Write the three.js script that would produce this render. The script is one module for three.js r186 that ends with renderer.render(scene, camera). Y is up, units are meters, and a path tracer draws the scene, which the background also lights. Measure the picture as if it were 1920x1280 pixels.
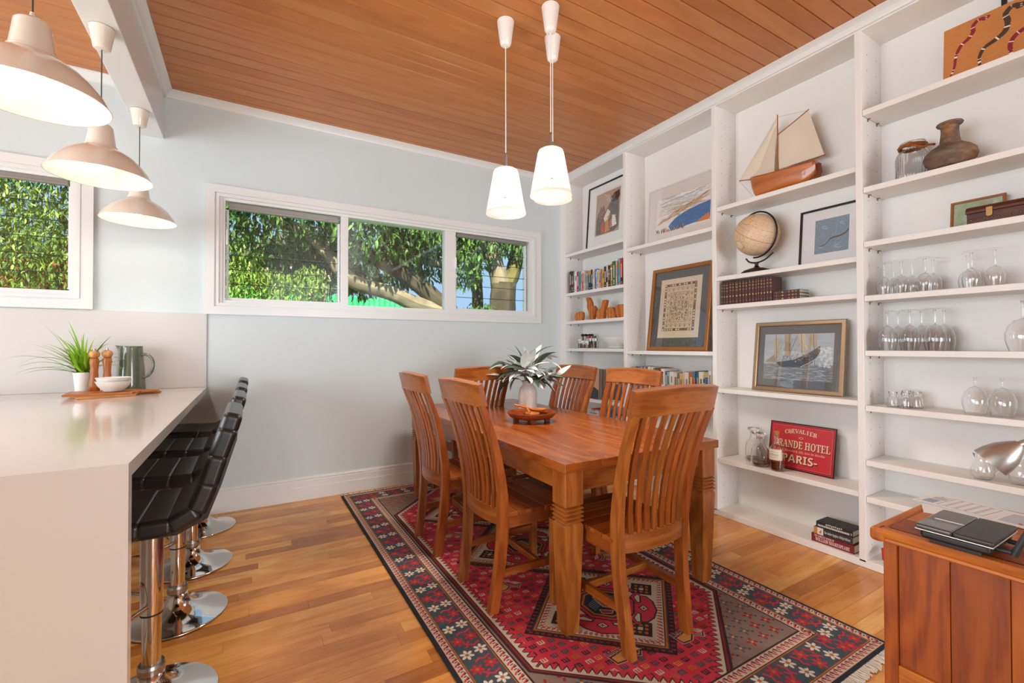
import * as THREE from 'three';
import { RoundedBoxGeometry } from 'three/addons/geometries/RoundedBoxGeometry.js';
import { mergeGeometries, toCreasedNormals } from 'three/addons/utils/BufferGeometryUtils.js';
import { RectAreaLightUniformsLib } from 'three/addons/lights/RectAreaLightUniformsLib.js';

// ---------- camera, sky, sun, large lights, exposure ----------
RectAreaLightUniformsLib.init();
const scene = new THREE.Scene();
const camera = new THREE.PerspectiveCamera(2 * Math.atan(640 / 844.867) * 180 / Math.PI, 1.5, 0.05, 200);
camera.position.set(0, 1.28, 0);
{
  const yaw = 0.529693, pit = 0.0109285, rol = -0.00162904;
  const fw = new THREE.Vector3(Math.sin(yaw) * Math.cos(pit), Math.sin(pit), -Math.cos(yaw) * Math.cos(pit));
  const r = new THREE.Vector3(Math.cos(yaw), 0, Math.sin(yaw)), u = new THREE.Vector3().crossVectors(r, fw);
  camera.up.copy(u).multiplyScalar(Math.cos(rol)).addScaledVector(r, -Math.sin(rol));
  camera.lookAt(fw.add(camera.position));
}
scene.add(camera);
const renderer = new THREE.WebGLRenderer({ antialias: true });
renderer.toneMapping = THREE.LinearToneMapping;
renderer.toneMappingExposure = 1.1;
renderer.shadowMap.enabled = true;
scene.background = new THREE.Color().setRGB(0.45, 0.68, 1.0);
scene.backgroundIntensity = 1.0;
const sun = new THREE.DirectionalLight(0xfff1da, 13);
sun.position.set(-7, 15, 6.5); sun.target.position.set(2, 1, -8);
sun.castShadow = true; sun.shadow.mapSize.set(2048, 2048); sun.shadow.radius = 1.5;
Object.assign(sun.shadow.camera, { left: -16, right: 16, top: 16, bottom: -16, near: 1, far: 60 });
scene.add(sun, sun.target);
// daylight entering by the glazed doors and the kitchen window that stand behind and left of the camera
function daylight(w, h, pos, look, color, intensity) {
  const l = new THREE.RectAreaLight(color, intensity, w, h);
  l.position.set(...pos); l.lookAt(...look); scene.add(l); return l;
}
daylight(3.0, 2.3, [1.7, 1.25, 6.92], [1.7, 1.25, 0], 0xf0f9ff, 14.5);
daylight(3.6, 2.2, [-4.1, 1.45, -1.2], [0, 1.45, -1.2], 0xf0f9ff, 8);

// ---------- helpers ----------
let seed = 20240611;
const rnd = () => { seed = (seed * 1664525 + 1013904223) >>> 0; return seed / 4294967296; };
const rr = (a, b) => a + (b - a) * rnd();
const pick = (a) => a[Math.floor(rnd() * a.length)];
const PI = Math.PI, V = (x, y, z) => new THREE.Vector3(x, y, z);
const taken = {};
function numbered(n) { const k = taken[n] = (taken[n] ?? -1) + 1; return k ? n + '_' + String(k).padStart(3, '0') : n; }
function tr(g, x = 0, y = 0, z = 0, rx = 0, ry = 0, rz = 0) {
  if (rx || ry || rz) g.applyMatrix4(new THREE.Matrix4().makeRotationFromEuler(new THREE.Euler(rx, ry, rz)));
  return g.translate(x, y, z);
}
const B = (w, h, d, x, y, z, rx, ry, rz) => tr(new THREE.BoxGeometry(w, h, d), x, y, z, rx, ry, rz);
const B2 = (x0, x1, y0, y1, z0, z1) => B(x1 - x0, y1 - y0, z1 - z0, (x0 + x1) / 2, (y0 + y1) / 2, (z0 + z1) / 2);
const RB = (w, h, d, r, x, y, z, rx, ry, rz) => tr(new RoundedBoxGeometry(w, h, d, 2, Math.min(r, w / 2.01, h / 2.01, d / 2.01)), x, y, z, rx, ry, rz);
const RB2 = (x0, x1, y0, y1, z0, z1, r = 0.003) => RB(x1 - x0, y1 - y0, z1 - z0, r, (x0 + x1) / 2, (y0 + y1) / 2, (z0 + z1) / 2);
const CY = (rt, rb, h, x, y, z, seg = 24, rx, ry, rz) => tr(new THREE.CylinderGeometry(rt, rb, h, seg), x, y, z, rx, ry, rz);
const SP = (r, x, y, z, sx = 1, sy = 1, sz = 1, n = 20) => new THREE.SphereGeometry(r, n, Math.ceil(n * 0.7)).scale(sx, sy, sz).translate(x, y, z);
const LA = (pts, seg = 36) => new THREE.LatheGeometry(pts.map(([a, b]) => new THREE.Vector2(a, b)), seg);
const TU = (pts, r, n = 24, rad = 8, closed = false) => new THREE.TubeGeometry(new THREE.CatmullRomCurve3(pts.map((p) => p.isVector3 ? p : V(...p)), closed), n, r, rad, closed);
function EX(pts, depth, bevel = 0, holes = [], seg = 2) {
  const s = Array.isArray(pts) ? new THREE.Shape(pts.map(([a, b]) => new THREE.Vector2(a, b))) : pts;
  for (const h of holes) s.holes.push(new THREE.Path(h.map(([a, b]) => new THREE.Vector2(a, b))));
  return new THREE.ExtrudeGeometry(s, { depth, bevelEnabled: bevel > 0, bevelThickness: bevel, bevelSize: bevel, bevelSegments: seg, curveSegments: 10 });
}
const rect = (x0, y0, x1, y1) => [[x0, y0], [x1, y0], [x1, y1], [x0, y1]];
// rectangular section carried along a path; a and b are the half sizes of the section, in two of the axes x, y, z
function bar(path, a, b, axes = 'xz', tilt = 0) {
  const pos = [], P = path.map((p) => {
    const ha = p[3] ?? a, hb = p[4] ?? b;
    return [[-1, -1], [1, -1], [1, 1], [-1, 1]].map(([s, t]) => {
      let u = s * ha, v = t * hb;
      if (tilt) [u, v] = [u * Math.cos(tilt) - v * Math.sin(tilt), u * Math.sin(tilt) + v * Math.cos(tilt)];
      const q = [p[0], p[1], p[2]]; q['xyz'.indexOf(axes[0])] += u; q['xyz'.indexOf(axes[1])] += v; return q;
    });
  });
  const quad = (q0, q1, q2, q3) => pos.push(...q0, ...q1, ...q2, ...q0, ...q2, ...q3);
  for (let i = 0; i < P.length - 1; i++) for (let k = 0; k < 4; k++) quad(P[i][k], P[i][(k + 1) % 4], P[i + 1][(k + 1) % 4], P[i + 1][k]);
  quad(P[0][3], P[0][2], P[0][1], P[0][0]); const e = P[P.length - 1]; quad(e[0], e[1], e[2], e[3]);
  let g = new THREE.BufferGeometry();
  g.setAttribute('position', new THREE.Float32BufferAttribute(pos, 3));
  g.computeBoundingBox();
  const c = g.boundingBox.getCenter(V(0, 0, 0)), m = P[0].map((q) => V(...q)), n = V().crossVectors(m[1].clone().sub(m[0]), V(...P[1][0]).sub(m[0])), cm = m[0].clone().add(m[1]).multiplyScalar(0.5).sub(m[0].clone().add(m[1]).add(m[2]).add(m[3]).multiplyScalar(0.25));
  if (n.dot(cm) < 0) for (let i = 0; i < pos.length; i += 9) for (let k = 0; k < 3; k++) [pos[i + k], pos[i + 6 + k]] = [pos[i + 6 + k], pos[i + k]];
  g.setAttribute('position', new THREE.Float32BufferAttribute(pos, 3));
  g = toCreasedNormals(g, 0.6);
  g.setAttribute('uv', new THREE.Float32BufferAttribute(new Float32Array(pos.length / 3 * 2), 2));
  return g;
}
function flat(g) {
  const q = g.index ? g.toNonIndexed() : g, o = new THREE.BufferGeometry();
  o.setAttribute('position', q.getAttribute('position'));
  if (q.getAttribute('normal')) o.setAttribute('normal', q.getAttribute('normal')); else { o.computeVertexNormals(); }
  o.setAttribute('uv', q.getAttribute('uv') ?? new THREE.Float32BufferAttribute(new Float32Array(q.getAttribute('position').count * 2), 2));
  if (q.getAttribute('color')) o.setAttribute('color', q.getAttribute('color'));
  return o;
}
// uv in metres with u along the grain (the longest side unless an axis is given)
function grain(g0, axis) {
  const g = flat(g0), p = g.getAttribute('position'), n = g.getAttribute('normal'), uv = new Float32Array(p.count * 2);
  g.computeBoundingBox();
  const s = g.boundingBox.getSize(V(0, 0, 0)).toArray();
  const k = axis ? 'xyz'.indexOf(axis) : s.indexOf(Math.max(...s)), ou = rnd() * 7, ov = rnd() * 7;
  for (let i = 0; i < p.count; i += 3) {
    const nn = [0, 1, 2].map((c) => Math.abs(n.getComponent(i, c) + n.getComponent(i + 1, c) + n.getComponent(i + 2, c)));
    const d = nn.indexOf(Math.max(...nn));
    let a = k, b = [0, 1, 2].find((c) => c !== d && c !== k);
    if (d === k) { a = (k + 1) % 3; b = (k + 2) % 3; }
    for (let j = i; j < i + 3; j++) { uv[2 * j] = p.getComponent(j, a) + ou; uv[2 * j + 1] = p.getComponent(j, b) + ov + d * 0.37; }
  }
  g.setAttribute('uv', new THREE.Float32BufferAttribute(uv, 2));
  return g;
}
const merge = (l) => l.length === 1 ? flat(l[0]) : mergeGeometries(l.map(flat));
function mesh(name, geoms, mat, parent = scene, opt = {}) {
  const l = [].concat(geoms), g = mat.userData.wood && !opt.keepUV ? merge(l.map((q) => grain(q, opt.axis))) : merge(l);
  const m = new THREE.Mesh(g, mat);
  m.name = parent === scene ? numbered(name) : name; m.castShadow = m.receiveShadow = true;
  parent.add(m); return m;
}
function tag(o, label, category, group) { o.userData = { label, category }; if (group) o.userData.group = group; return o; }
function thing(name, label, category, pos = [0, 0, 0], ry = 0, group) {
  const o = new THREE.Group(); o.name = numbered(name); o.position.set(...pos); o.rotation.y = ry; scene.add(o);
  return tag(o, label, category, group);
}
function struct(name, geoms, mat, opt) { const m = mesh(name, geoms, mat, scene, opt); m.userData.kind = 'structure'; return m; }
function copyOf(src, label, pos, ry) {
  const c = src.clone(); c.name = numbered(src.name.replace(/_\d{3}$/, '')); scene.add(c); c.position.set(...pos);
  if (ry !== undefined) c.rotation.y = ry;
  c.userData = { ...src.userData, label }; return c;
}
const ORD = ['first', 'second', 'third', 'fourth', 'fifth', 'sixth', 'seventh', 'eighth', 'ninth', 'tenth', 'eleventh', 'twelfth', 'thirteenth', 'fourteenth', 'fifteenth', 'sixteenth', 'seventeenth', 'eighteenth', 'nineteenth', 'twentieth', 'twenty-first', 'twenty-second', 'twenty-third', 'twenty-fourth', 'twenty-fifth', 'twenty-sixth', 'twenty-seventh', 'twenty-eighth', 'twenty-ninth', 'thirtieth'];

// ---------- noise, textures, materials ----------
const LAT = 256, lat = new Float32Array(LAT * LAT); for (let i = 0; i < lat.length; i++) lat[i] = rnd();
function vn(x, y, px = 256, py = 256) {
  const xi = Math.floor(x), yi = Math.floor(y); let fx = x - xi, fy = y - yi; fx = fx * fx * (3 - 2 * fx); fy = fy * fy * (3 - 2 * fy);
  const m = (a, p) => ((a % p) + p) % p, x0 = m(xi, px), x1 = m(xi + 1, px), y0 = m(yi, py) & 255, y1 = m(yi + 1, py) & 255, L = (a, b) => lat[(b * LAT + (a & 255))];
  return (L(x0, y0) * (1 - fx) + L(x1, y0) * fx) * (1 - fy) + (L(x0, y1) * (1 - fx) + L(x1, y1) * fx) * fy;
}
const srgb = (h) => [(h >> 16) & 255, (h >> 8) & 255, h & 255];
function dataTex(w, h, fn, isColor = true) {
  const d = new Uint8Array(w * h * 4);
  for (let y = 0; y < h; y++) for (let x = 0; x < w; x++) { const c = fn(x / w, y / h), i = (y * w + x) * 4; d[i] = c[0]; d[i + 1] = c[1]; d[i + 2] = c[2]; d[i + 3] = 255; }
  const t = new THREE.DataTexture(d, w, h); t.wrapS = t.wrapT = THREE.RepeatWrapping; t.magFilter = THREE.LinearFilter; t.minFilter = THREE.LinearMipmapLinearFilter; t.generateMipmaps = true;
  if (isColor) t.colorSpace = THREE.SRGBColorSpace; t.needsUpdate = true; return t;
}
// one texture covers 2 m along the grain and 1 m across it
function woodTex(dark, mid, light, { rings = 14, warp = 3.2, pore = 0.5, knots = 0 } = {}) {
  const a = srgb(dark), b = srgb(mid), c = srgb(light), K = [];
  for (let i = 0; i < knots; i++) K.push([rnd(), rnd(), rr(0.006, 0.016)]);
  const t = dataTex(1024, 512, (u, v) => {
    const w = vn(u * 4, v * 6, 4, 6) + 0.5 * vn(u * 8, v * 16, 8, 16);
    let s = Math.sin((v * rings + w * warp) * 2 * PI) * 0.5 + 0.5; s = s * s * (3 - 2 * s);
    const f = vn(u * 24, v * 250, 24, 250), f2 = vn(u * 64, v * 128, 64, 128), big = vn(u * 3, v * 5, 3, 5);
    let k = 0.22 + 0.32 * s + 0.3 * (f - 0.5) + 0.16 * (f2 - 0.5) + 0.45 * (big - 0.35), kd = 0;
    if (f > 0.78) k -= pore * (f - 0.78) * 2;
    for (const [ku, kv, kr] of K) { const du = (u - ku) * 1.2, dv = (v - kv), q = Math.hypot(du, dv) / kr; if (q < 2.4) kd = Math.max(kd, q < 1 ? 0.85 : 0.85 * (2.4 - q) / 1.4 * 0.6); }
    k = Math.min(1, Math.max(0, k)) * (1 - kd);
    const m = (i) => k < 0.5 ? a[i] + (b[i] - a[i]) * k * 2 : b[i] + (c[i] - b[i]) * (k * 2 - 1);
    return [m(0), m(1), m(2)];
  });
  t.repeat.set(0.5, 1); return t;
}
const M = (color, roughness = 0.5, metalness = 0, o = {}) => new THREE.MeshPhysicalMaterial({ color, roughness, metalness, ...o });
function W(map, color, roughness, o = {}) { const m = M(color, roughness, 0, { map, ...o }); m.userData.wood = true; return m; }
function canvasTex(w, h, draw) {
  const c = document.createElement('canvas'); c.width = w; c.height = h; draw(c.getContext('2d'), w, h);
  const t = new THREE.CanvasTexture(c); t.colorSpace = THREE.SRGBColorSpace; t.anisotropy = 8; return t;
}
const texFloor = woodTex(0xc8863a, 0xe2a552, 0xf2c272, { rings: 5, warp: 2.0, pore: 0.45 });
const texCeil = woodTex(0xb4733a, 0xbf7e44, 0xca8a50, { rings: 7, warp: 1.6, pore: 0.2 });
const texTeak = woodTex(0x74390f, 0x9c5820, 0xb87434, { rings: 9, warp: 2.2, pore: 0.5 });
const texPine = woodTex(0x8a4c1c, 0xb87634, 0xd2924e, { rings: 12, warp: 2.8, pore: 0.3, knots: 5 });
const texOlive = woodTex(0x8a4f22, 0xc58a50, 0xe0b07a, { rings: 22, warp: 3, pore: 0.4 });
const texPlaster = dataTex(256, 256, (u, v) => { const n = 128 + 60 * (vn(u * 64, v * 64, 64, 64) - 0.5) + 60 * (vn(u * 128, v * 128, 128, 128) - 0.5); return [n, n, n]; }, false);
const wallMat = M(0xced8da, 0.75, 0, { bumpMap: texPlaster, bumpScale: 0.0006 });
const trimMat = M(0xe2e3e2, 0.32);
const shelfMat = M(0xeeebe7, 0.42);
const quartz = M(0xd4cec8, 0.12, 0, { clearcoat: 0.2, clearcoatRoughness: 0.04 });
const chrome = M(0xd8d4cf, 0.07, 1), steel = M(0xb9b7b4, 0.28, 1), darkMetal = M(0x2b2624, 0.4, 0.7), brass = M(0x9a7648, 0.35, 0.9);
const leather = M(0x17181b, 0.36, 0, { clearcoat: 0.25, clearcoatRoughness: 0.3 });
const black = M(0x121212, 0.5), white = M(0xeeebe6, 0.5), plastic = M(0xf0ebe6, 0.28);
const clearGlass = new THREE.MeshPhysicalMaterial({ color: 0xffffff, roughness: 0.0, transmission: 1, ior: 1.5, thickness: 0 });
const thinGlass = new THREE.MeshPhysicalMaterial({ color: 0xf6faf8, roughness: 0.02, transmission: 1, ior: 1.45, thickness: 0 });
// ---------- room ----------
const ZB = -4.16, XP = 3.076, XB = 3.336, CE = 3.18, XL = -4.2, ZR = 7.0, Zr = -4.28;
struct('wall_back', EX(rect(XL - 0.12, -0.1, 3.46, 3.34), 0.12, 0, [rect(-0.181, 1.62, 2.70, 2.45), rect(-2.75, 1.63, -1.03, 2.45)]).translate(0, 0, Zr), wallMat);
struct('wall_right', B2(3.34, 3.46, -0.1, 3.34, ZB, ZR), wallMat);
struct('wall_left', EX(rect(ZB, -0.1, ZR, 3.34), 0.12, 0, [rect(-3.1, 0.3, 0.7, 2.6)]).rotateY(-PI / 2).translate(XL, 0, 0), wallMat);
struct('wall_rear', EX(rect(XL - 0.12, -0.1, 3.46, 3.34), 0.12, 0, [rect(0.15, 0.02, 3.25, 2.45)]).translate(0, 0, ZR), wallMat);
struct('wall_kitchen_end', B2(XL, 0.35, 0, CE, 1.0, 1.1), wallMat);
{ // glazed doors behind the camera, kitchen window at left, verandah roof and eave outside them
  const f = [B2(0.15, 0.22, 0.02, 2.45, ZR + 0.02, ZR + 0.09), B2(3.18, 3.25, 0.02, 2.45, ZR + 0.02, ZR + 0.09), B2(0.22, 3.18, 2.38, 2.45, ZR + 0.02, ZR + 0.09), B2(0.22, 3.18, 0.02, 0.1, ZR + 0.02, ZR + 0.09), B2(1.66, 1.74, 0.1, 2.38, ZR + 0.02, ZR + 0.09)];
  const d = struct('door_1', f, trimMat);
  for (const [a, b] of [[0.22, 1.66], [1.74, 3.18]]) mesh('pane', B2(a, b, 0.1, 2.38, ZR + 0.053, ZR + 0.057), thinGlass, d);
  const w = struct('window_3', [B2(XL - 0.1, XL - 0.02, 0.3, 2.6, -3.1, -3.04), B2(XL - 0.1, XL - 0.02, 0.3, 2.6, 0.64, 0.7), B2(XL - 0.1, XL - 0.02, 0.3, 2.6, -1.23, -1.17), B2(XL - 0.1, XL - 0.02, 0.3, 0.36, -3.04, 0.64), B2(XL - 0.1, XL - 0.02, 2.54, 2.6, -3.04, 0.64)], trimMat);
  mesh('pane', B2(XL - 0.062, XL - 0.058, 0.36, 2.54, -3.04, 0.64), thinGlass, w);
  struct('verandah_roof', B2(-4.5, 4.5, 2.75, 2.83, ZR + 0.12, ZR + 5), wallMat);
  struct('roof_eave', B2(XL - 2.2, XL - 0.12, 2.8, 2.88, -3.2, 1.0), wallMat);
}
// floor: boards laid parallel to the window wall
{
  const base = struct('floor', B2(XL, 3.34, -0.12, -0.018, ZB, ZR), M(0x4a2c14, 0.8));
  const tones = [0xffffff, 0xecd8c2, 0xffeedd, 0xdcc4a8, 0xfff6e6, 0xd0b498].map((c) => W(texFloor, c, 0.26, { clearcoat: 0.12, clearcoatRoughness: 0.12 }));
  const wd = 0.083, plank = (x0, x1, z0) => {
    const c = 0.0008, h = 0.018, w = wd - 0.0006, pr = [[0, 0], [w, 0], [w, h - c], [w - c, h], [c, h], [0, h - c]];
    const g = EX(pr, x1 - x0 - 0.0008).rotateY(PI / 2).translate(x0, -h, z0 + w);
    mesh('plank', g, pick(tones), base, { axis: 'x' });
  };
  let far = [];
  for (let z = ZB, k = 0; z < -0.3; z += wd, k++) {
    const cuts = [-0.62]; let x = -0.62 + rr(0.1, 1.3); while (x < 3.2) { cuts.push(x); x += rr(0.9, 1.9); } cuts.push(3.08);
    for (let i = 0; i < cuts.length - 1; i++) plank(cuts[i], cuts[i + 1], z);
  }
  far.push(B2(-0.62, 3.08, -0.018, 0, -0.3 + 0.03, ZR), B2(XL, -0.62, -0.018, 0, ZB, ZR), B2(3.08, 3.34, -0.018, 0, ZB, ZR));
  mesh('boarding', far, tones[0], base, { axis: 'x' });
}
// ceiling boards with v joints, parallel to the window wall
{
  const base = struct('ceiling', B2(XL, 3.34, CE + 0.016, CE + 0.16, ZB, ZR), M(0x5a3216, 0.7));
  const tones = [0xffffff, 0xfaf0e8, 0xfff2e4, 0xf2e6da, 0xfff8ee].map((c) => W(texCeil, c, 0.38, { clearcoat: 0.15, clearcoatRoughness: 0.3 }));
  const wd = 0.1045, plank = (x0, x1, z0) => {
    const c = 0.005, h = 0.016, w = wd - 0.002, pr = [[c, 0], [w - c, 0], [w, c], [w, h], [0, h], [0, c]];
    mesh('plank', EX(pr, x1 - x0).rotateY(PI / 2).translate(x0, CE, z0 + w), pick(tones), base, { axis: 'x' });
  };
  let z = ZB;
  for (; z < -0.4; z += wd) { plank(-0.56, 3.08, z); plank(-2.6, -0.67, z); }
  mesh('boarding', [B2(XL, 3.34, CE, CE + 0.016, z, ZR), B2(XL, -2.6, CE, CE + 0.016, ZB, z)], tones[0], base, { axis: 'x' });
}
struct('trim_1', RB2(-0.685, -0.542, 2.817, CE + 0.01, ZB, ZR, 0.004), trimMat); // beam
const cove = [[0, 0], [0.052, 0], [0.052, -0.008], [0.04, -0.014], [0.026, -0.026], [0.016, -0.042], [0.012, -0.052], [0, -0.056]];
const alongX = (prof, x0, x1, y, z) => EX(prof.map(([a, b]) => [-a, b]), x1 - x0).rotateY(PI / 2).translate(x0, y, z); // sticks out to +z
const alongZ = (prof, z0, z1, y, x, s) => EX(prof.map(([a, b]) => [s * a, b]), z1 - z0).translate(x, y, z0);
struct('trim_2', alongX(cove, -0.542, XP, CE, ZB), trimMat);
struct('trim_3', alongX(cove, XL, -0.685, CE, ZB), trimMat);
struct('trim_4', alongZ(cove, ZB, ZR, CE, XP, -1), trimMat);
struct('trim_5', alongZ(cove, ZB, ZR, CE, -0.542, 1), trimMat);
struct('trim_6', alongZ(cove, ZB, ZR, CE, -0.685, -1), trimMat);
const skirt = [[0, 0], [0.022, 0], [0.022, 0.105], [0.017, 0.11], [0.017, 0.158], [0.014, 0.166], [0.019, 0.172], [0.014, 0.184], [0, 0.19]];
struct('baseboard_back', alongX(skirt, -0.6, XP, 0, ZB), trimMat);
// splashback
struct('trim_7', RB2(XL, -0.274, 0.974, 1.534, ZB, ZB + 0.012, 0.002), M(0xcfccca, 0.14));
// ---------- windows ----------
function frameGeo(o, i, z0, z1) { return EX(rect(...o), z1 - z0, 0, [rect(...i)]).translate(0, 0, z0); }
const inset = ([a, b, c, d], m) => [a + m, b + m, c - m, d - m];
function louvrePanel(parent, x0, x1, y0, y1, n, header, ang) {
  const H = (y1 - y0) / n, gl = M(0x2c3a36, 0.1);
  if (header) { mesh('blind_rail', [RB2(x0, x1, y1, y1 + header, ZB - 0.052, ZB - 0.02, 0.006), B2(x0, x1, y1 + header * 0.35, y1 + header * 0.45, ZB - 0.02, ZB - 0.016)], M(0x8f8b87, 0.4, 0.3), parent); }
  for (let k = 0; k < n; k++) {
    const yc = y0 + H * (k + 0.5);
    const b = mesh('glass_louvre', B(x1 - x0 - 0.006, H + 0.012, 0.005, 0, 0, 0), thinGlass, parent);
    b.position.set((x0 + x1) / 2, yc, ZB - 0.07); b.rotation.x = ang;
    mesh('edge', B(x1 - x0 - 0.006, 0.004, 0.0052, 0, -H / 2 - 0.004, 0), gl, b);
  }
  const ch = [];
  for (const x of [x0 - 0.006, x1 + 0.004]) { ch.push(B2(x - 0.008, x + 0.008, y0, y1, ZB - 0.085, ZB - 0.045)); for (let k = 0; k < n; k++) ch.push(B2(x - 0.011, x + 0.011, y0 + H * k + 0.004, y0 + H * k + 0.012, ZB - 0.09, ZB - 0.038)); }
  mesh('louvre_channel', ch, trimMat, parent);
}
{
  const out = [-0.287, 1.532, 2.797, 2.535], w = struct('window_1', [
    frameGeo(out, inset(out, 0.06), ZB, ZB + 0.024), frameGeo(inset(out, 0.06), inset(out, 0.072), ZB, ZB + 0.012), frameGeo(inset(out, 0.07), inset(out, 0.088), ZB, ZB + 0.019), frameGeo(inset(out, 0.086), [-0.178, 1.625, 2.695, 2.445], ZB - 0.02, ZB + 0.008)], trimMat);
  mesh('window_frame', [frameGeo([-0.181, 1.62, 2.70, 2.45], [-0.158, 1.645, 2.665, 2.425], Zr + 0.002, ZB - 0.002)], trimMat, w);
  mesh('mullion', RB2(0.70, 0.763, 1.62, 2.45, Zr + 0.02, ZB - 0.012, 0.003), trimMat, w);
  mesh('mullion', RB2(1.68, 1.792, 1.62, 2.45, Zr + 0.02, ZB - 0.012, 0.003), trimMat, w);
  mesh('sash_frame', [B2(-0.158, 0.70, 1.645, 1.668, ZB - 0.1, ZB - 0.03), B2(1.792, 2.665, 1.645, 1.665, ZB - 0.1, ZB - 0.03)], trimMat, w);
  louvrePanel(w, -0.138, 0.684, 1.668, 2.365, 6, 0.055, -0.1);
  louvrePanel(w, 1.808, 2.63, 1.665, 2.385, 6, 0.035, -0.1);
  mesh('pane', B2(0.763, 1.68, 1.645, 2.425, ZB - 0.062, ZB - 0.057), thinGlass, w);
  mesh('latch', [RB2(-0.152, -0.14, 2.08, 2.2, ZB - 0.02, ZB + 0.004, 0.004), RB2(1.784, 1.796, 2.06, 2.17, ZB - 0.02, ZB + 0.004, 0.004)], white, w);
}
{
  const out = [-2.86, 1.541, -0.926, 2.535], w = struct('window_2', [
    frameGeo(out, inset(out, 0.06), ZB, ZB + 0.024), frameGeo(inset(out, 0.06), inset(out, 0.072), ZB, ZB + 0.012), frameGeo(inset(out, 0.07), inset(out, 0.09), ZB, ZB + 0.019), frameGeo(inset(out, 0.088), [-2.745, 1.64, -1.035, 2.44], ZB - 0.02, ZB + 0.008)], trimMat);
  mesh('window_frame', frameGeo([-2.75, 1.63, -1.03, 2.45], [-2.72, 1.665, -1.052, 2.425], Zr + 0.002, ZB - 0.002), trimMat, w);
  mesh('mullion', RB2(-1.93, -1.87, 1.63, 2.45, Zr + 0.02, ZB - 0.012, 0.003), trimMat, w);
  louvrePanel(w, -1.86, -1.066, 1.675, 2.385, 6, 0.04, -0.1);
  mesh('pane', B2(-2.72, -1.93, 1.665, 2.425, ZB - 0.062, ZB - 0.057), thinGlass, w);
}
// ---------- built-in bookcase ----------
const bookcase = thing('built_in_bookcase', 'white built-in wall of adjustable shelves running from floor to ceiling', 'bookcase', [0, 0, 0]);
const DIV = [[-4.16, -4.068], [-3.157, -3.121], [-2.207, -2.173], [-1.256, -1.222], [-0.305, -0.27], [0.65, 0.685]];
{
  mesh('back_panel', B2(XB - 0.004, 3.3395, 0.02, 3.13, -4.16, 0.685), M(0xefedea, 0.45), bookcase);
  mesh('top_board', RB2(XP, XB, 3.118, 3.15, -4.155, 0.68, 0.002), shelfMat, bookcase);
  mesh('fascia', B2(XP, XB, 3.15, CE - 0.001, -4.155, 0.68), shelfMat, bookcase);
  mesh('plinth', [RB2(XP, XB - 0.004, 0.001, 0.045, -4.155, 0.68, 0.003)], shelfMat, bookcase);
  for (const [a, b] of DIV) mesh('upright', RB2(XP, XB - 0.004, 0.032, 3.122, a, b, 0.002), shelfMat, bookcase);
  const sh = [[2.311, 1.872, 1.558, 1.258, 0.732, 0.57], [2.202, 1.238, 0.835, 0.412], [2.336, 1.806, 1.590, 0.960, 0.430], [2.650, 2.200, 1.883, 1.570, 1.253, 0.935, 0.620, 0.410], [2.2, 1.6, 0.9]];
  const pins = [];
  sh.forEach((l, i) => l.forEach((y) => {
    const z0 = DIV[i][1] + 0.002, z1 = DIV[i + 1][0] - 0.002;
    const s = mesh('shelf', RB2(XP + 0.006, XB - 0.006, y - 0.032, y, z0, z1, 0.002), shelfMat, bookcase);
    for (const x of [XP + 0.075, XP + 0.19]) for (const [z, t] of [[z0 - 0.002, 1], [z1 + 0.002, -1]]) mesh('shelf_pin', [B2(x - 0.004, x + 0.004, y - 0.048, y - 0.033, Math.min(z, z + t * 0.004), Math.max(z, z + t * 0.004)), B2(x - 0.004, x + 0.004, y - 0.036, y - 0.032, Math.min(z, z + t * 0.014), Math.max(z, z + t * 0.014))], brass, s);
  }));
  for (let i = 0; i < 5; i++) for (let y = 0.12; y < 3.05; y += 0.096) for (const x of [XP + 0.075, XP + 0.19]) for (const z of [DIV[i][1], DIV[i + 1][0]]) pins.push(B(0.005, 0.005, 0.0008, x, y, z));
  mesh('pin_hole', pins, M(0x6b5240, 0.8), bookcase).userData.kind = 'stuff';
}
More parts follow.
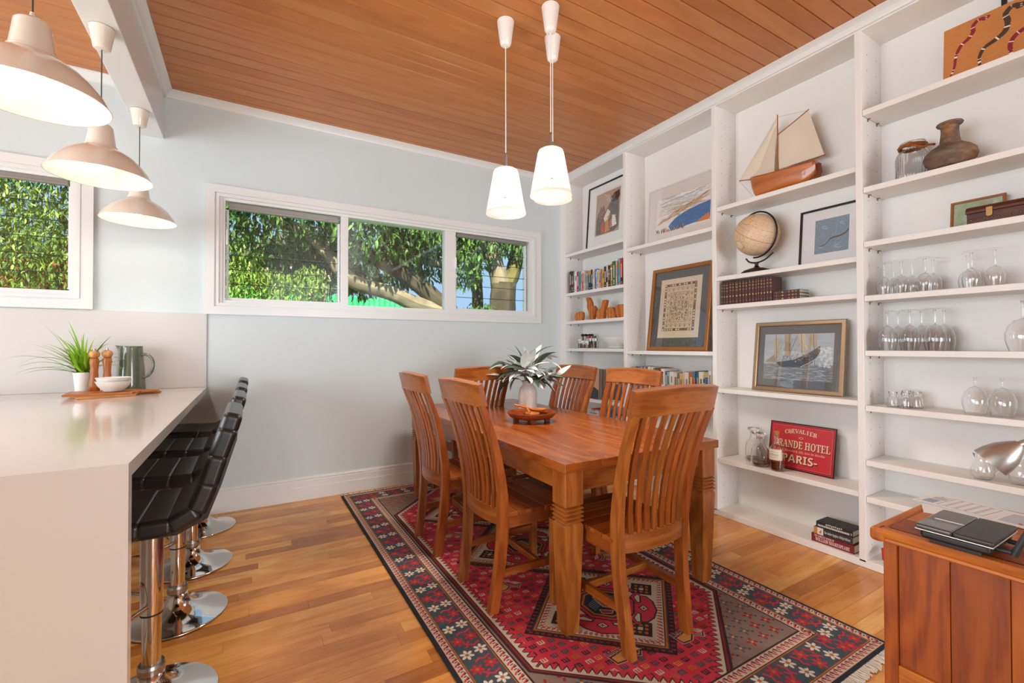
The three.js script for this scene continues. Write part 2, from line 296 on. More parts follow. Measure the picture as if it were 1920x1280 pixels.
// ---------- rug ----------
const rugTex = canvasTex(1072, 2048, (c, w, h) => {
  const RW = 1.675, RH = 3.2; c.scale(w / RW, h / RH);
  const CR = '#d3c3ab', RED = '#cf2d42', DK = '#33191a', OR = '#c06a22', SL = '#4b4e57', TE = '#1f5a5c', NV = '#1b2430', PK = '#e0607a';
  const R = (x, y, ww, hh, f) => { c.fillStyle = f; c.fillRect(x, y, ww, hh); };
  const poly = (pts, f, s, lw = 0.006) => { c.beginPath(); pts.forEach(([a, b], i) => i ? c.lineTo(a, b) : c.moveTo(a, b)); c.closePath(); if (f) { c.fillStyle = f; c.fill(); } if (s) { c.strokeStyle = s; c.lineWidth = lw; c.stroke(); } };
  const line = (pts, s, lw) => { c.beginPath(); pts.forEach(([a, b], i) => i ? c.lineTo(a, b) : c.moveTo(a, b)); c.strokeStyle = s; c.lineWidth = lw; c.stroke(); };
  const disc = (x, y, r, f) => { c.beginPath(); c.arc(x, y, r, 0, 7); c.fillStyle = f; c.fill(); };
  const flower = (x, y, r, col, n = 6, ph = 0) => { for (let k = 0; k < n; k++) { const a = ph + k * 2 * PI / n; c.beginPath(); c.ellipse(x + Math.cos(a) * r * 0.62, y + Math.sin(a) * r * 0.62, r * 0.42, r * 0.24, a, 0, 7); c.fillStyle = col; c.fill(); } disc(x, y, r * 0.26, OR); };
  R(0, 0, RW, RH, NV);
  const ring = (a, f) => R(a, a, RW - 2 * a, RH - 2 * a, f);
  const guard = (a, t) => { // cream stripe with slanted hooks
    ring(a, DK); ring(a + 0.004, CR);
    const n = 0.03, draw = (x, y, v) => { c.save(); c.translate(x, y); if (v) c.rotate(PI / 2); line([[-0.011, -t * 0.28], [0.0, -0.004], [0.002, 0.004], [0.011, t * 0.28]], RED, 0.007); line([[-0.002, -t * 0.34], [0.004, -0.002]], DK, 0.005); line([[0.013, -t * 0.2], [0.016, t * 0.1]], DK, 0.004); c.restore(); };
    for (let x = a + 0.03; x < RW - a - 0.02; x += n) { draw(x, a + t / 2, false); draw(x, RH - a - t / 2, false); }
    for (let y = a + 0.03; y < RH - a - 0.02; y += n) { draw(a + t / 2, y, true); draw(RW - a - t / 2, y, true); }
    ring(a + t - 0.004, DK);
  };
  guard(0.012, 0.042); ring(0.052, OR); ring(0.058, SL);
  // main border of red and white flowers
  const bl = (x, y, k, v) => {
    c.save(); c.translate(x, y); if (v) c.rotate(PI / 2);
    const f = k % 2 ? '#e6dccb' : '#c62a3a';
    flower(0, -0.033, 0.03, f, 6, 0.3 + k); flower(0.012, 0.033, 0.03, f, 6, k);
    line([[-0.05, -0.05], [-0.035, -0.02], [-0.045, 0.0], [-0.03, 0.02]], RED, 0.009); line([[-0.04, 0.03], [-0.028, 0.05], [-0.045, 0.06]], TE, 0.008); line([[0.03, -0.012], [0.045, 0.008], [0.03, 0.02]], k % 2 ? TE : RED, 0.008);
    c.restore();
  };
  for (let y = 0.13, k = 0; y < RH - 0.08; y += 0.096, k++) { bl(0.125, y, k, true); bl(RW - 0.125, y, k + 1, true); }
  for (let x = 0.22, k = 0; x < RW - 0.18; x += 0.096, k++) { bl(x, 0.125, k, false); bl(x, RH - 0.125, k + 1, false); }
  ring(0.190, OR); guard(0.195, 0.05); ring(0.243, DK); ring(0.249, '#8d7569');
  // corner fields with small red flowers
  c.save(); c.beginPath(); c.rect(0.249, 0.249, RW - 0.498, RH - 0.498); c.clip();
  for (let y = 0.29, j = 0; y < RH - 0.25; y += 0.062, j++) for (let x = 0.28 + (j % 2) * 0.04; x < RW - 0.25; x += 0.082) { const q = (j + Math.round(x * 30)) % 3; flower(x, y, 0.026, q ? '#a5202e' : '#565a66', 4, 0.4); disc(x, y, 0.006, '#e6a04e'); disc(x + 0.03, y + 0.02, 0.006, '#50404a'); }
  // red field with pointed ends
  const cx = RW / 2, y1 = 0.67, y2 = RH - 0.64, hw = 0.58, hex = (m) => [[cx, 0.11 + m * 1.3], [cx + hw - m, y1 + m * 0.2], [cx + hw - m, y2 - m * 0.2], [cx, RH - 0.14 - m * 1.3], [cx - hw + m, y2 - m * 0.2], [cx - hw + m, y1 + m * 0.2]];
  poly(hex(0), DK); poly(hex(0.012), '#8c1a24'); poly(hex(0.022), DK); poly(hex(0.028), CR);
  // saw-tooth edge
  const H = hex(0.045); poly(H, RED);
  for (let i = 0; i < 6; i++) { const [ax, ay] = H[i], [bx, by] = H[(i + 1) % 6], L = Math.hypot(bx - ax, by - ay), n = Math.round(L / 0.034); for (let k = 0; k < n; k++) { const t0 = k / n, t1 = (k + 1) / n, tm = (k + 0.5) / n, nx = -(by - ay) / L, ny = (bx - ax) / L; const P = (t, o) => [ax + (bx - ax) * t + nx * o, ay + (by - ay) * t + ny * o]; poly([P(t0, -0.004), P(tm, 0.03), P(t1, -0.004)], DK); poly([P(t0, -0.012), P(tm, 0.02), P(t1, -0.012)], CR); } }
  c.beginPath(); hex(0.075).forEach(([a, b], i) => i ? c.lineTo(a, b) : c.moveTo(a, b)); c.closePath(); c.clip();
  for (let i = 0; i < 260; i++) { c.globalAlpha = 0.18; disc(rr(0.25, RW - 0.25), rr(0.2, RH - 0.2), rr(0.02, 0.06), pick([PK, '#a81c2e', '#d84458'])); } c.globalAlpha = 1;
  const comb = (x, y, col) => { c.save(); c.translate(x, y); c.rotate(pick([0, PI])); line([[-0.014, -0.01], [0.014, -0.01]], col, 0.006); for (const k of [-0.012, 0, 0.012]) line([[k, -0.01], [k + 0.002, 0.012]], col, 0.006); R(0.008, 0.006, 0.01, 0.006, col); c.restore(); };
  for (let y = 0.28, j = 0; y < RH - 0.28; y += 0.047, j++) for (let x = 0.3 + (j % 2) * 0.024; x < RW - 0.28; x += 0.05) comb(x + rr(-0.006, 0.006), y + rr(-0.005, 0.005), pick([CR, CR, '#2b2430', '#3b1b22', '#3f4450', OR, '#d88a4a', TE]));
  const beast = (x, y, s) => { c.save(); c.translate(x, y); c.scale(s, 1); poly([[-0.05, -0.02], [0.02, -0.03], [0.035, 0.0], [0.0, 0.025], [-0.045, 0.02]], '#dd9350', CR, 0.014); poly([[-0.05, -0.02], [0.02, -0.03], [0.035, 0.0], [0.0, 0.025], [-0.045, 0.02]], '#dd9350', DK, 0.007); for (const k of [-0.05, -0.03, -0.01, 0.012]) { line([[k, -0.024], [k - 0.004, -0.05]], CR, 0.01); line([[k, -0.024], [k - 0.004, -0.048]], DK, 0.005); } line([[0.035, 0], [0.07, 0.03], [0.09, 0.01]], CR, 0.014); line([[0.035, 0], [0.07, 0.03], [0.09, 0.01]], DK, 0.006); poly([[0.055, -0.035], [0.08, -0.02], [0.095, 0.0], [0.07, -0.005]], '#dd9350', CR, 0.008); c.restore(); };
  // three large diamonds
  const dia = (x, y, a, b, f, s, lw) => poly([[x, y - b], [x + a, y], [x, y + b], [x - a, y]], f, s, lw);
  for (const dy of [-0.75, 0, 0.75]) {
    const y = RH / 2 + dy;
    dia(cx, y, 0.47, 0.44, '#2a1519'); 
    const teeth = (a, b, n, o, col, sz) => { for (let q = 0; q < 4; q++) { const A = [[0, -b], [a, 0], [0, b], [-a, 0]], [ax, ay] = A[q], [bx, by] = A[(q + 1) % 4]; for (let k = 0; k < n; k++) { const t = (k + 0.5) / n; c.save(); c.translate(cx + ax + (bx - ax) * t, y + ay + (by - ay) * t); c.rotate(PI / 4); R(-sz / 2, -sz / 2, sz, sz * 0.62, col); c.restore(); } } };
    teeth(0.452, 0.42, 22, 0, '#8a2530', 0.018);
    dia(cx, y, 0.43, 0.40, '#3d4048'); dia(cx, y, 0.422, 0.392, OR); dia(cx, y, 0.408, 0.379, DK); dia(cx, y, 0.402, 0.373, CR);
    teeth(0.38, 0.352, 22, 0, RED, 0.015); teeth(0.392, 0.363, 22, 0, DK, 0.008); teeth(0.364, 0.337, 22, 0, DK, 0.006);
    // corner squares
    for (const [sx, sy] of [[-0.25, 0], [0.25, 0], [0, -0.235], [0, 0.235]]) { dia(cx + sx, y + sy, 0.075, 0.07, DK); for (const [u, v] of [[-0.04, 0], [0.04, 0], [0, -0.037], [0, 0.037], [-0.02, -0.018], [0.02, 0.018], [0.02, -0.018], [-0.02, 0.018]]) disc(cx + sx + u, y + sy + v, 0.009, OR); dia(cx + sx, y + sy, 0.022, 0.02, CR, NV, 0.007); }
    // red hooked frame and small motifs
    for (const q of [0, 1, 2, 3]) {
      c.save(); c.translate(cx, y); c.rotate(q * PI / 2 + PI / 4);
      poly([[-0.03, -0.13], [0.03, -0.13], [0.05, -0.17], [0.11, -0.17], [0.11, -0.2], [0.07, -0.23], [0.0, -0.245], [-0.07, -0.23], [-0.11, -0.2], [-0.11, -0.17], [-0.05, -0.17]], RED, DK, 0.007);
      dia(-0.001, -0.185, 0.026, 0.022, CR, DK, 0.005); line([[-0.012, -0.185], [0.012, -0.185]], DK, 0.004); line([[0, -0.197], [0, -0.173]], DK, 0.004);
      for (const s of [-1, 1]) { line([[s * 0.04, -0.15], [s * 0.09, -0.13], [s * 0.13, -0.15], [s * 0.12, -0.17]], DK, 0.02); line([[s * 0.04, -0.15], [s * 0.09, -0.13], [s * 0.13, -0.15], [s * 0.12, -0.17]], RED, 0.012); poly([[s * 0.1, -0.09], [s * 0.13, -0.075], [s * 0.12, -0.05], [s * 0.09, -0.065]], '#a65a22', DK, 0.006); }
      c.restore();
    }
    const oct = (r, f, s) => poly([0, 1, 2, 3, 4, 5, 6, 7].map((k) => [cx + r * Math.cos((k + 0.5) * PI / 4), y + r * Math.sin((k + 0.5) * PI / 4)]), f, s, 0.008);
    oct(0.15, RED, DK); oct(0.125, OR, DK); oct(0.108, NV);
    for (const s of [-1, 1]) { for (let k = 0; k < 6; k++) line([[cx + s * 0.02 + s * k * 0.012, y - 0.06 + k * 0.006], [cx + s * 0.02 + s * k * 0.012, y + 0.0 + k * 0.006]], '#8f96a0', 0.004); poly([[cx + s * 0.01, y + 0.07], [cx + s * 0.06, y + 0.03], [cx + s * 0.07, y + 0.06], [cx + s * 0.03, y + 0.085]], '#a3283a', CR, 0.004); }
    poly([[cx - 0.02, y - 0.07], [cx + 0.02, y - 0.07], [cx + 0.03, y + 0.02], [cx, y + 0.05], [cx - 0.03, y + 0.02]], '#b5642a', CR, 0.004);
  }
  for (const [x, y, s] of [[cx - 0.36, RH / 2 - 0.375, 1], [cx + 0.36, RH / 2 - 0.375, -1], [cx - 0.36, RH / 2 + 0.375, 1], [cx + 0.36, RH / 2 + 0.375, -1], [cx - 0.2, RH / 2 + 1.08, 1], [cx + 0.13, RH / 2 + 1.13, 1], [cx + 0.2, RH / 2 - 1.08, -1], [cx - 0.15, RH / 2 - 1.12, 1]]) beast(x, y, s);
  c.restore();
});
const pile = dataTex(512, 512, (u, v) => { const n = 255 * (0.3 * vn(u * 128, v * 128, 128, 128) + 0.7 * vn(u * 250, v * 250, 250, 250)); return [n, n, n]; }, false); pile.repeat.set(8, 16);
{
  const r = thing('persian_rug', 'red patterned wool rug with three diamond medallions under the dining table', 'rug', [1.5275, 0.0005, -2.455]);
  const m = M(0xffffff, 0.95, 0, { map: rugTex, bumpMap: pile, bumpScale: 0.003, sheen: 0.3, sheenRoughness: 0.8 });
  const g = new THREE.PlaneGeometry(1.675, 3.2, 1, 1).rotateX(-PI / 2).translate(0, 0.011, 0);
  mesh('pile', g, m, r, { keepUV: true });
  mesh('backing', B2(-0.8375, 0.8375, 0, 0.0108, -1.6, 1.6), M(0x1d222b, 0.95), r);
  const fr = [];
  for (const s of [-1, 1]) for (let x = -0.83; x < 0.83; x += 0.009) { const l = rr(0.03, 0.05), a = rr(-0.35, 0.35); fr.push(tr(B(0.006, 0.006, l, 0, 0, s * l / 2), x, 0.0045 + rr(0, 0.002), s * 1.598, 0, a, 0)); }
  const f = mesh('fringe', fr, M(0xddd5c6, 0.9), r); f.userData.kind = 'stuff';
}
// ---------- dining table ----------
const teak = [0xffffff, 0xf2dcc8, 0xffe8d2, 0xe3cab4].map((c) => W(texTeak, c, 0.3, { clearcoat: 0.25, clearcoatRoughness: 0.2 }));
const teakTop = [0xfff0e0, 0xf2dfcc, 0xffe9d4].map((c) => W(texTeak, c, 0.26, { clearcoat: 0.2, clearcoatRoughness: 0.2 }));
{
  const t = thing('dining_table', 'long brown wooden dining table with carved square legs in the middle of the rug', 'table', [1.705, 0.0115, -2.675], -0.012);
  const L = 1.12, WW = 0.515, bw = 2 * WW / 5, y1 = 0.76, y0 = 0.718;
  for (let k = 0; k < 5; k++) mesh('top_plank', RB2(-WW + k * bw + 0.0007, -WW + (k + 1) * bw - 0.0007, y0, y1, -L, L, 0.003), teakTop[k % 3], t, { axis: 'z' });
  for (const s of [-1, 1]) { mesh('apron', RB2(s * 0.46 - 0.012, s * 0.46 + 0.012, 0.618, y0 - 0.0005, -L + 0.1, L - 0.1, 0.002), teak[0], t); mesh('apron', RB2(-0.42, 0.42, 0.618, y0 - 0.0005, s * 1.065 - 0.012, s * 1.065 + 0.012, 0.002), teak[0], t); }
  const leg = [];
  leg.push(RB2(-0.05, 0.05, 0.565, y0 - 0.0005, -0.05, 0.05, 0.004));
  const prof = []; for (let k = 0; k < 4; k++) { const y = 0.560 - k * 0.0185; prof.push([0, y, 0, 0.040, 0.040], [0, y - 0.006, 0, 0.0505, 0.0505], [0, y - 0.011, 0, 0.0505, 0.0505], [0, y - 0.0175, 0, 0.040, 0.040]); }
  prof.unshift([0, 0.567, 0, 0.04, 0.04]); prof.push([0, 0.484, 0, 0.04, 0.04]);
  leg.push(bar(prof.reverse(), 0.05, 0.05));
  leg.push(bar([[0, 0, 0, 0.034, 0.034], [0, 0.455, 0, 0.049, 0.049], [0, 0.475, 0, 0.049, 0.049], [0, 0.487, 0, 0.04, 0.04]], 0.05, 0.05));
  for (const sx of [-1, 1]) for (const sz of [-1, 1]) { const m = mesh('leg', leg, teak[sz > 0 ? 0 : 2], t, { axis: 'y' }); m.position.set(sx * 0.452, 0, sz * 1.055); }
}
// ---------- dining chairs ----------
function makeChair() {
  const t = thing('dining_chair', '', 'chair', [0, 0, 0], 0, 'wooden slat-back dining chairs'), P = (k) => teak[k];
  const postZ = (y) => y < 0.45 ? -0.245 + 0.045 * Math.sin(y / 0.45 * PI / 2) : -0.2 - 0.14 * Math.pow((y - 0.45) / 0.6, 1.7);
  const postX = (y) => 0.172 + 0.054 * y;
  for (const s of [-1, 1]) {
    mesh('back_post', bar([0, 0.12, 0.24, 0.36, 0.46, 0.56, 0.66, 0.76, 0.86, 0.95, 1.0].map((y) => [s * postX(y), y, postZ(y) - (y > 0.85 ? (y - 0.85) * 0.07 : 0), 0.0185, 0.024 - 0.013 * Math.max(0, (y - 0.5) / 0.5)]), 0.0185, 0.024), P(s > 0 ? 0 : 2), t, { axis: 'y' });
    mesh('leg', bar([[s * 0.207, 0, 0.232, 0.017, 0.017], [s * 0.205, 0.42, 0.228, 0.021, 0.021]], 0.02, 0.02), P(0), t, { axis: 'y' });
    mesh('seat_rail', bar([[s * 0.19, 0.425, -0.2], [s * 0.203, 0.425, 0.228]], 0.011, 0.028, 'xy'), P(1), t, { axis: 'z' });
    mesh('stretcher', bar([[s * 0.184, 0.185, -0.21], [s * 0.205, 0.185, 0.228]], 0.01, 0.0175, 'xy'), P(1), t, { axis: 'z' });
  }
  mesh('seat_rail', RB2(-0.2, 0.2, 0.397, 0.453, 0.222, 0.244, 0.003), P(0), t);
  mesh('stretcher', RB2(-0.19, 0.19, 0.168, 0.2, 0.0, 0.022, 0.003), P(0), t);
  for (let k = 0; k < 6; k++) { const z0 = -0.198 + k * 0.0755; mesh('seat_slat', RB2(-0.216, 0.216, 0.4545, 0.474, z0, z0 + 0.0725, 0.003), P(k % 3 + 1), t, { axis: 'x' }); }
  const arc = (x, w, d) => -d * (1 - (x / w) * (x / w));
  const xs = (w, n) => Array.from({ length: n + 1 }, (_, i) => -w + 2 * w * i / n);
  mesh('back_rail', bar(xs(0.195, 8).map((x) => [x, 0.452, -0.205 + arc(x, 0.195, 0.032)]), 0.038, 0.011, 'yz'), P(0), t, { axis: 'x' });
  mesh('crest_rail', bar(xs(0.25, 14).map((x) => [x, 1.045 + 0.008 * (1 - (x / 0.25) ** 2), -0.334 + arc(x, 0.25, 0.024), 0.057 - 0.004 * Math.abs(x) / 0.25, Math.abs(x) > 0.245 ? 0.012 : 0.017]), 0.055, 0.017, 'yz', -0.24), P(0), t, { axis: 'x' });
  for (let k = 0; k < 8; k++) {
    const u = (k - 3.5) / 3.5, pts = [0.47, 0.58, 0.69, 0.8, 0.9, 1.0].map((y) => { const q = (y - 0.47) / 0.53, x = u * (0.142 + 0.034 * q); return [x, y, postZ(y) - 0.006 + arc(x, 0.21, 0.03) + 0.012 * Math.sin(q * PI)]; });
    mesh('back_slat', bar(pts, 0.0125, 0.0055), P(k % 4), t, { axis: 'y' });
  }
  return t;
}
{
  const c = makeChair(); c.position.set(1.517, 0.0115, -1.597); c.rotation.y = PI;
  c.userData.label = 'wooden slat-back chair at the near end of the table, its back to the camera';
  copyOf(c, 'wooden slat-back chair tucked under the long left side, nearer the camera', [1.255, 0.0115, -2.085], PI / 2);
  copyOf(c, 'wooden slat-back chair on the left side of the table, nearer the window wall', [1.238, 0.0115, -2.77], PI / 2);
  copyOf(c, 'wooden slat-back chair on the bookcase side, nearer the camera', [2.07, 0.0115, -2.36], -PI / 2 - 0.05);
  copyOf(c, 'wooden slat-back chair on the bookcase side, behind the vase of leaves', [2.07, 0.0115, -3.03], -PI / 2 - 0.04);
  copyOf(c, 'wooden slat-back chair at the far end of the table against the window wall', [1.655, 0.0115, -3.625], 0.0);
}
// ---------- kitchen peninsula ----------
{
  const p = thing('kitchen_peninsula', 'glossy white stone breakfast bar with a waterfall end', 'breakfast bar');
  mesh('benchtop', B2(-1.75, -0.27, 0.934, 0.974, -4.147, -1.5752), quartz, p);
  mesh('waterfall_panel', B2(-1.75, -0.27, 0.001, 0.974, -1.575, -1.535), quartz, p);
  mesh('cabinet_body', B2(-1.7, -0.62, 0.1, 0.933, -4.14, -1.576), trimMat, p);
  mesh('kickboard', B2(-1.66, -0.66, 0.001, 0.1, -4.14, -1.577), trimMat, p);
}
// ---------- bar stools ----------
function makeStool() {
  const t = thing('bar_stool', '', 'stool', [0, 0, 0], 0, 'black gas-lift bar stools at the breakfast bar');
  mesh('base', LA([[0, 0.002], [0.2, 0.002], [0.205, 0.006], [0.2, 0.012], [0.15, 0.022], [0.1, 0.036], [0.06, 0.06], [0.042, 0.09], [0.038, 0.12], [0.0, 0.12]], 48), chrome, t);
  mesh('collar', [CY(0.042, 0.042, 0.02, 0, 0.13, 0), CY(0.038, 0.042, 0.01, 0, 0.145, 0)], steel, t);
  mesh('column', [CY(0.0285, 0.0285, 0.2, 0, 0.24, 0, 32)], chrome, t);
  mesh('sleeve', [CY(0.034, 0.034, 0.32, 0, 0.49, 0, 32)], chrome, t);
  mesh('seal', [CY(0.0342, 0.0342, 0.006, 0, 0.328, 0, 32)], black, t);
  mesh('footrest', [TU([[0.03, 0.36, 0.01], [0.1, 0.36, 0.06], [0.13, 0.36, 0.13], [0.1, 0.36, 0.2], [0, 0.36, 0.225], [-0.1, 0.36, 0.2], [-0.13, 0.36, 0.13], [-0.1, 0.36, 0.06], [-0.03, 0.36, 0.01]], 0.0085, 48, 10)], chrome, t);
  mesh('seat_plate', B(0.18, 0.015, 0.18, 0, 0.652, 0), darkMetal, t);
  // channelled cushion that turns up into the backrest: path of panels from front to top
  const path = [[0.19, 0.692], [0.10, 0.690], [0.01, 0.682], [-0.075, 0.682], [-0.145, 0.72], [-0.178, 0.805], [-0.205, 0.895], [-0.235, 0.985], [-0.25, 1.035]];
  for (let i = 0; i < path.length - 1; i++) {
    const [z0, y0] = path[i], [z1, y1] = path[i + 1], l = Math.hypot(z1 - z0, y1 - y0), a = Math.atan2(y1 - y0, -(z1 - z0));
    const g = new RoundedBoxGeometry(0.41 - (i > 5 ? 0.012 * (i - 5) : 0), 0.062, l + 0.021, 4, 0.021);
    mesh(i < 4 ? 'seat_cushion' : 'back_cushion', tr(g, 0, (y0 + y1) / 2, (z0 + z1) / 2, a, 0, 0), leather, t);
  }
  mesh('back_shell', bar([[0, 0.655, 0.15], [0, 0.65, -0.08], [0, 0.69, -0.165], [0, 0.80, -0.205], [0, 0.95, -0.25]], 0.185, 0.012, 'xz'), leather, t);
  return t;
}
{
  const s = makeStool(); s.position.set(-0.295, 0.0005, -2.06); s.rotation.y = -PI / 2; s.userData.label = 'black leather bar stool nearest the camera beside the waterfall panel';
  copyOf(s, 'black leather bar stool second from the camera', [-0.285, 0.0005, -2.67], -PI / 2);
  copyOf(s, 'black leather bar stool second from the window wall', [-0.28, 0.0005, -3.24], -PI / 2);
  copyOf(s, 'black leather bar stool farthest from the camera, by the window wall', [-0.275, 0.0005, -3.86], -PI / 2);
}
// ---------- desk in the foreground ----------
const pine = [0xd8a23c, 0xc69234, 0xffe29c].map((c) => W(texPine, c, 0.5));
{
  const d = thing('wooden_desk', 'orange-brown wooden desk with panelled side at the lower right', 'desk');
  const prof = [[0, 0], [0.02, 0], [0.028, 0.006], [0.026, 0.012], [0.036, 0.02], [0.038, 0.03], [0.032, 0.04], [0, 0.04]];
  for (let k = 0; k < 4; k++) mesh('top_plank', B2(1.615 + k * 0.125, 1.7395 + k * 0.125, 0.712, 0.75, -0.585, 0.6), pine[(k + 1) % 3], d, { axis: 'z' });
  mesh('top_edge', EX(prof.map(([a, b]) => [-a, b]), 1.2).translate(1.62, 0.71, -0.6), pine[2], d, { axis: 'z' });
  mesh('top_edge', RB2(1.582, 2.13, 0.71, 0.75, -0.622, -0.585, 0.012), pine[2], d, { axis: 'x' });
  mesh('leg', RB2(1.618, 1.665, 0.002, 0.709, -0.6, -0.568, 0.003), pine[0], d);
  mesh('leg', RB2(2.07, 2.117, 0.002, 0.709, -0.6, -0.568, 0.003), pine[0], d);
  mesh('leg', RB2(1.618, 1.665, 0.002, 0.709, 0.55, 0.59, 0.003), pine[0], d);
  mesh('leg', RB2(2.07, 2.117, 0.002, 0.709, 0.55, 0.59, 0.003), pine[0], d);
  for (let k = 0; k < 10; k++) mesh('side_plank', RB2(1.628, 1.64, 0.36, 0.709, -0.567 + k * 0.1115, -0.567 + (k + 1) * 0.1115 - 0.001, 0.002), pine[k % 2], d, { axis: 'y' });
  mesh('rail', RB2(1.62, 1.652, 0.305, 0.36, -0.568, 0.55, 0.003), pine[2], d, { axis: 'z' });
  mesh('back_plank', [B2(1.66, 2.1, 0.36, 0.709, -0.59, -0.578)], pine[1], d, { axis: 'y' });
}
// ---------- pendant lamps ----------
const bulbMat = new THREE.MeshStandardMaterial({ color: 0xffffff, emissive: 0xfff0da, emissiveIntensity: 6 });
const opal = new THREE.MeshPhysicalMaterial({ color: 0xf3ede4, roughness: 0.9, transmission: 0.45, thickness: 0, emissive: 0xfff3e2, emissiveIntensity: 0.16 });
function diningPendant(label, x, z, yb) {
  const t = thing('pendant_lamp', label, 'pendant lamp', [x, yb, z], 0, 'white glass cone pendants above the dining table'), top = CE - yb;
  mesh('ceiling_cup', LA([[0, top - 0.148], [0.02, top - 0.148], [0.03, top - 0.14], [0.034, top - 0.125], [0.05, top - 0.004], [0.048, top - 0.001], [0, top - 0.001]], 32), plastic, t);
  mesh('cord', CY(0.0028, 0.0028, top - 0.148 - 0.33, 0, (top - 0.148 + 0.33) / 2, 0, 8), white, t);
  mesh('cord_grip', [CY(0.009, 0.009, 0.085, 0, 0.302, 0, 16), CY(0.005, 0.009, 0.012, 0, 0.35, 0, 16)], steel, t);
  mesh('glass_shade', LA([[0.012, 0.262], [0.055, 0.26], [0.068, 0.252], [0.0735, 0.238], [0.116, 0.0]], 48), opal, t);
  mesh('diffuser', LA([[0, 0.022], [0.104, 0.022], [0.11, 0.016]], 40), opal, t);
  mesh('stud', CY(0.004, 0.004, 0.006, -0.058, 0.06, 0.0915, 12, PI / 2, -0.56, 0), steel, t);
  mesh('bulb', SP(0.03, 0, 0.13, 0), bulbMat, t);
  const l = new THREE.PointLight(0xfff6ea, 0.13, 0, 2); l.position.set(0, 0.13, 0); l.castShadow = true; l.shadow.radius = 1.6; t.add(l);
  const d = new THREE.SpotLight(0xfff4e6, 2.4, 0, 1.35, 0.6, 2); d.position.set(0, -0.012, 0); d.target.position.set(0, -1, 0); d.castShadow = true; d.shadow.radius = 3; t.add(d, d.target);
}
diningPendant('leftmost white glass cone pendant, hanging lowest over the dining table', 1.291, -2.273, 2.05);
diningPendant('white glass cone pendant hanging in front of the overlapping pair', 1.451, -2.047, 2.115);
diningPendant('white glass cone pendant half hidden behind another, highest over the table', 1.608, -2.247, 2.178);
const enamel = M(0xe9dfd2, 0.16, 0, { clearcoat: 0.6, clearcoatRoughness: 0.05 });
function kitchenPendant(label, z) {
  const y = 2.10, t = thing('dome_pendant', label, 'pendant lamp', [-0.615, y, z], 0, 'cream enamel dome pendants over the breakfast bar'), top = 2.817 - y;
  mesh('ceiling_cup', LA([[0, top - 0.105], [0.026, top - 0.105], [0.034, top - 0.098], [0.05, top - 0.004], [0.05, top - 0.0005], [0, top - 0.0005]], 32), enamel, t);
  mesh('cord', CY(0.0026, 0.0026, top - 0.1 - 0.25, 0, (top - 0.1 + 0.25) / 2, 0, 8), M(0x4a4f45, 0.7), t);
  mesh('cord_grip', CY(0.006, 0.012, 0.03, 0, 0.262, 0, 16), enamel, t);
  mesh('shade_cap', LA([[0.01, 0.25], [0.038, 0.248], [0.045, 0.238], [0.056, 0.152], [0.062, 0.146], [0.062, 0.138]], 40), enamel, t);
  const out = [[0.062, 0.14], [0.068, 0.134], [0.095, 0.118], [0.125, 0.098], [0.155, 0.068], [0.18, 0.034], [0.197, 0.0]];
  mesh('shade', LA([...out, [0.1995, -0.002], [0.1985, -0.004], ...out.slice().reverse().map(([a, b]) => [a - 0.0025, b - 0.002])], 56), enamel, t);
  mesh('bulb_holder', CY(0.018, 0.018, 0.05, 0, 0.13, 0, 16), white, t);
  mesh('bulb', SP(0.032, 0, 0.075, 0, 1, 1.2, 1), bulbMat, t);
  const l = new THREE.PointLight(0xfffaf2, 0.12, 0, 2); l.position.set(0, 0.07, 0); l.castShadow = true; l.shadow.radius = 1.7; t.add(l);
  const d = new THREE.SpotLight(0xfffaf2, 0.9, 0, 0.95, 0.9, 2); d.position.set(0, -0.01, 0); d.target.position.set(0, -1, 0); d.castShadow = true; d.shadow.radius = 3; t.add(d, d.target);
}
kitchenPendant('cream enamel dome pendant nearest the camera, cut by the left edge', -2.06);
kitchenPendant('middle cream enamel dome pendant over the breakfast bar', -2.86);
kitchenPendant('farthest cream enamel dome pendant, lowest in view, by the window wall', -3.74);
// ---------- books ----------
const CELLW = 32, CELLH = 256, spineDefs = [];
const bookQueue = [];
function spine(base, marks) { spineDefs.push([base, marks]); return spineDefs.length - 1; }
let bookMat;
// a standing book: spine faces -x, thickness along z
function bookGeo(w, h, d, cell) {
  const c = 0.0022, cov = [B(d, h, c, 0, h / 2, -w / 2 + c / 2), B(d, h, c, 0, h / 2, w / 2 - c / 2), B(c, h, w - 2 * c, -d / 2 + c / 2, h / 2, 0)].map(flat);
  const u0 = (cell % 32) * CELLW / 1024, v0 = 1 - (Math.floor(cell / 32) + 1) * CELLH / 1024;
  cov.forEach((g, k) => {
    const uv = g.getAttribute('uv'), p = g.getAttribute('position'), n = g.getAttribute('normal');
    for (let i = 0; i < uv.count; i++) {
      if (n.getX(i) < -0.5) uv.setXY(i, u0 + (2 + 28 * (p.getZ(i) + w / 2) / w) / 1024, v0 + (2 + 252 * p.getY(i) / h) / 1024);
      else uv.setXY(i, u0 + 16 / 1024, v0 + 5 / 1024);
    }
  });
  return [merge(cov), B(d - 0.008, h - 0.006, w - 2 * c - 0.0006, 0.001, h / 2, 0)];
}
const paper = M(0xe8dfcc, 0.9);
function book(label, cell, w, h, d, pos, group, name = 'book', rot) {
  const t = thing(name, label, 'book', pos, 0, group);
  const [a, b] = bookGeo(w, h, d, cell);
  bookQueue.push([t, a, b]);
  if (rot) { t.rotation.set(...rot); }
  return t;
}
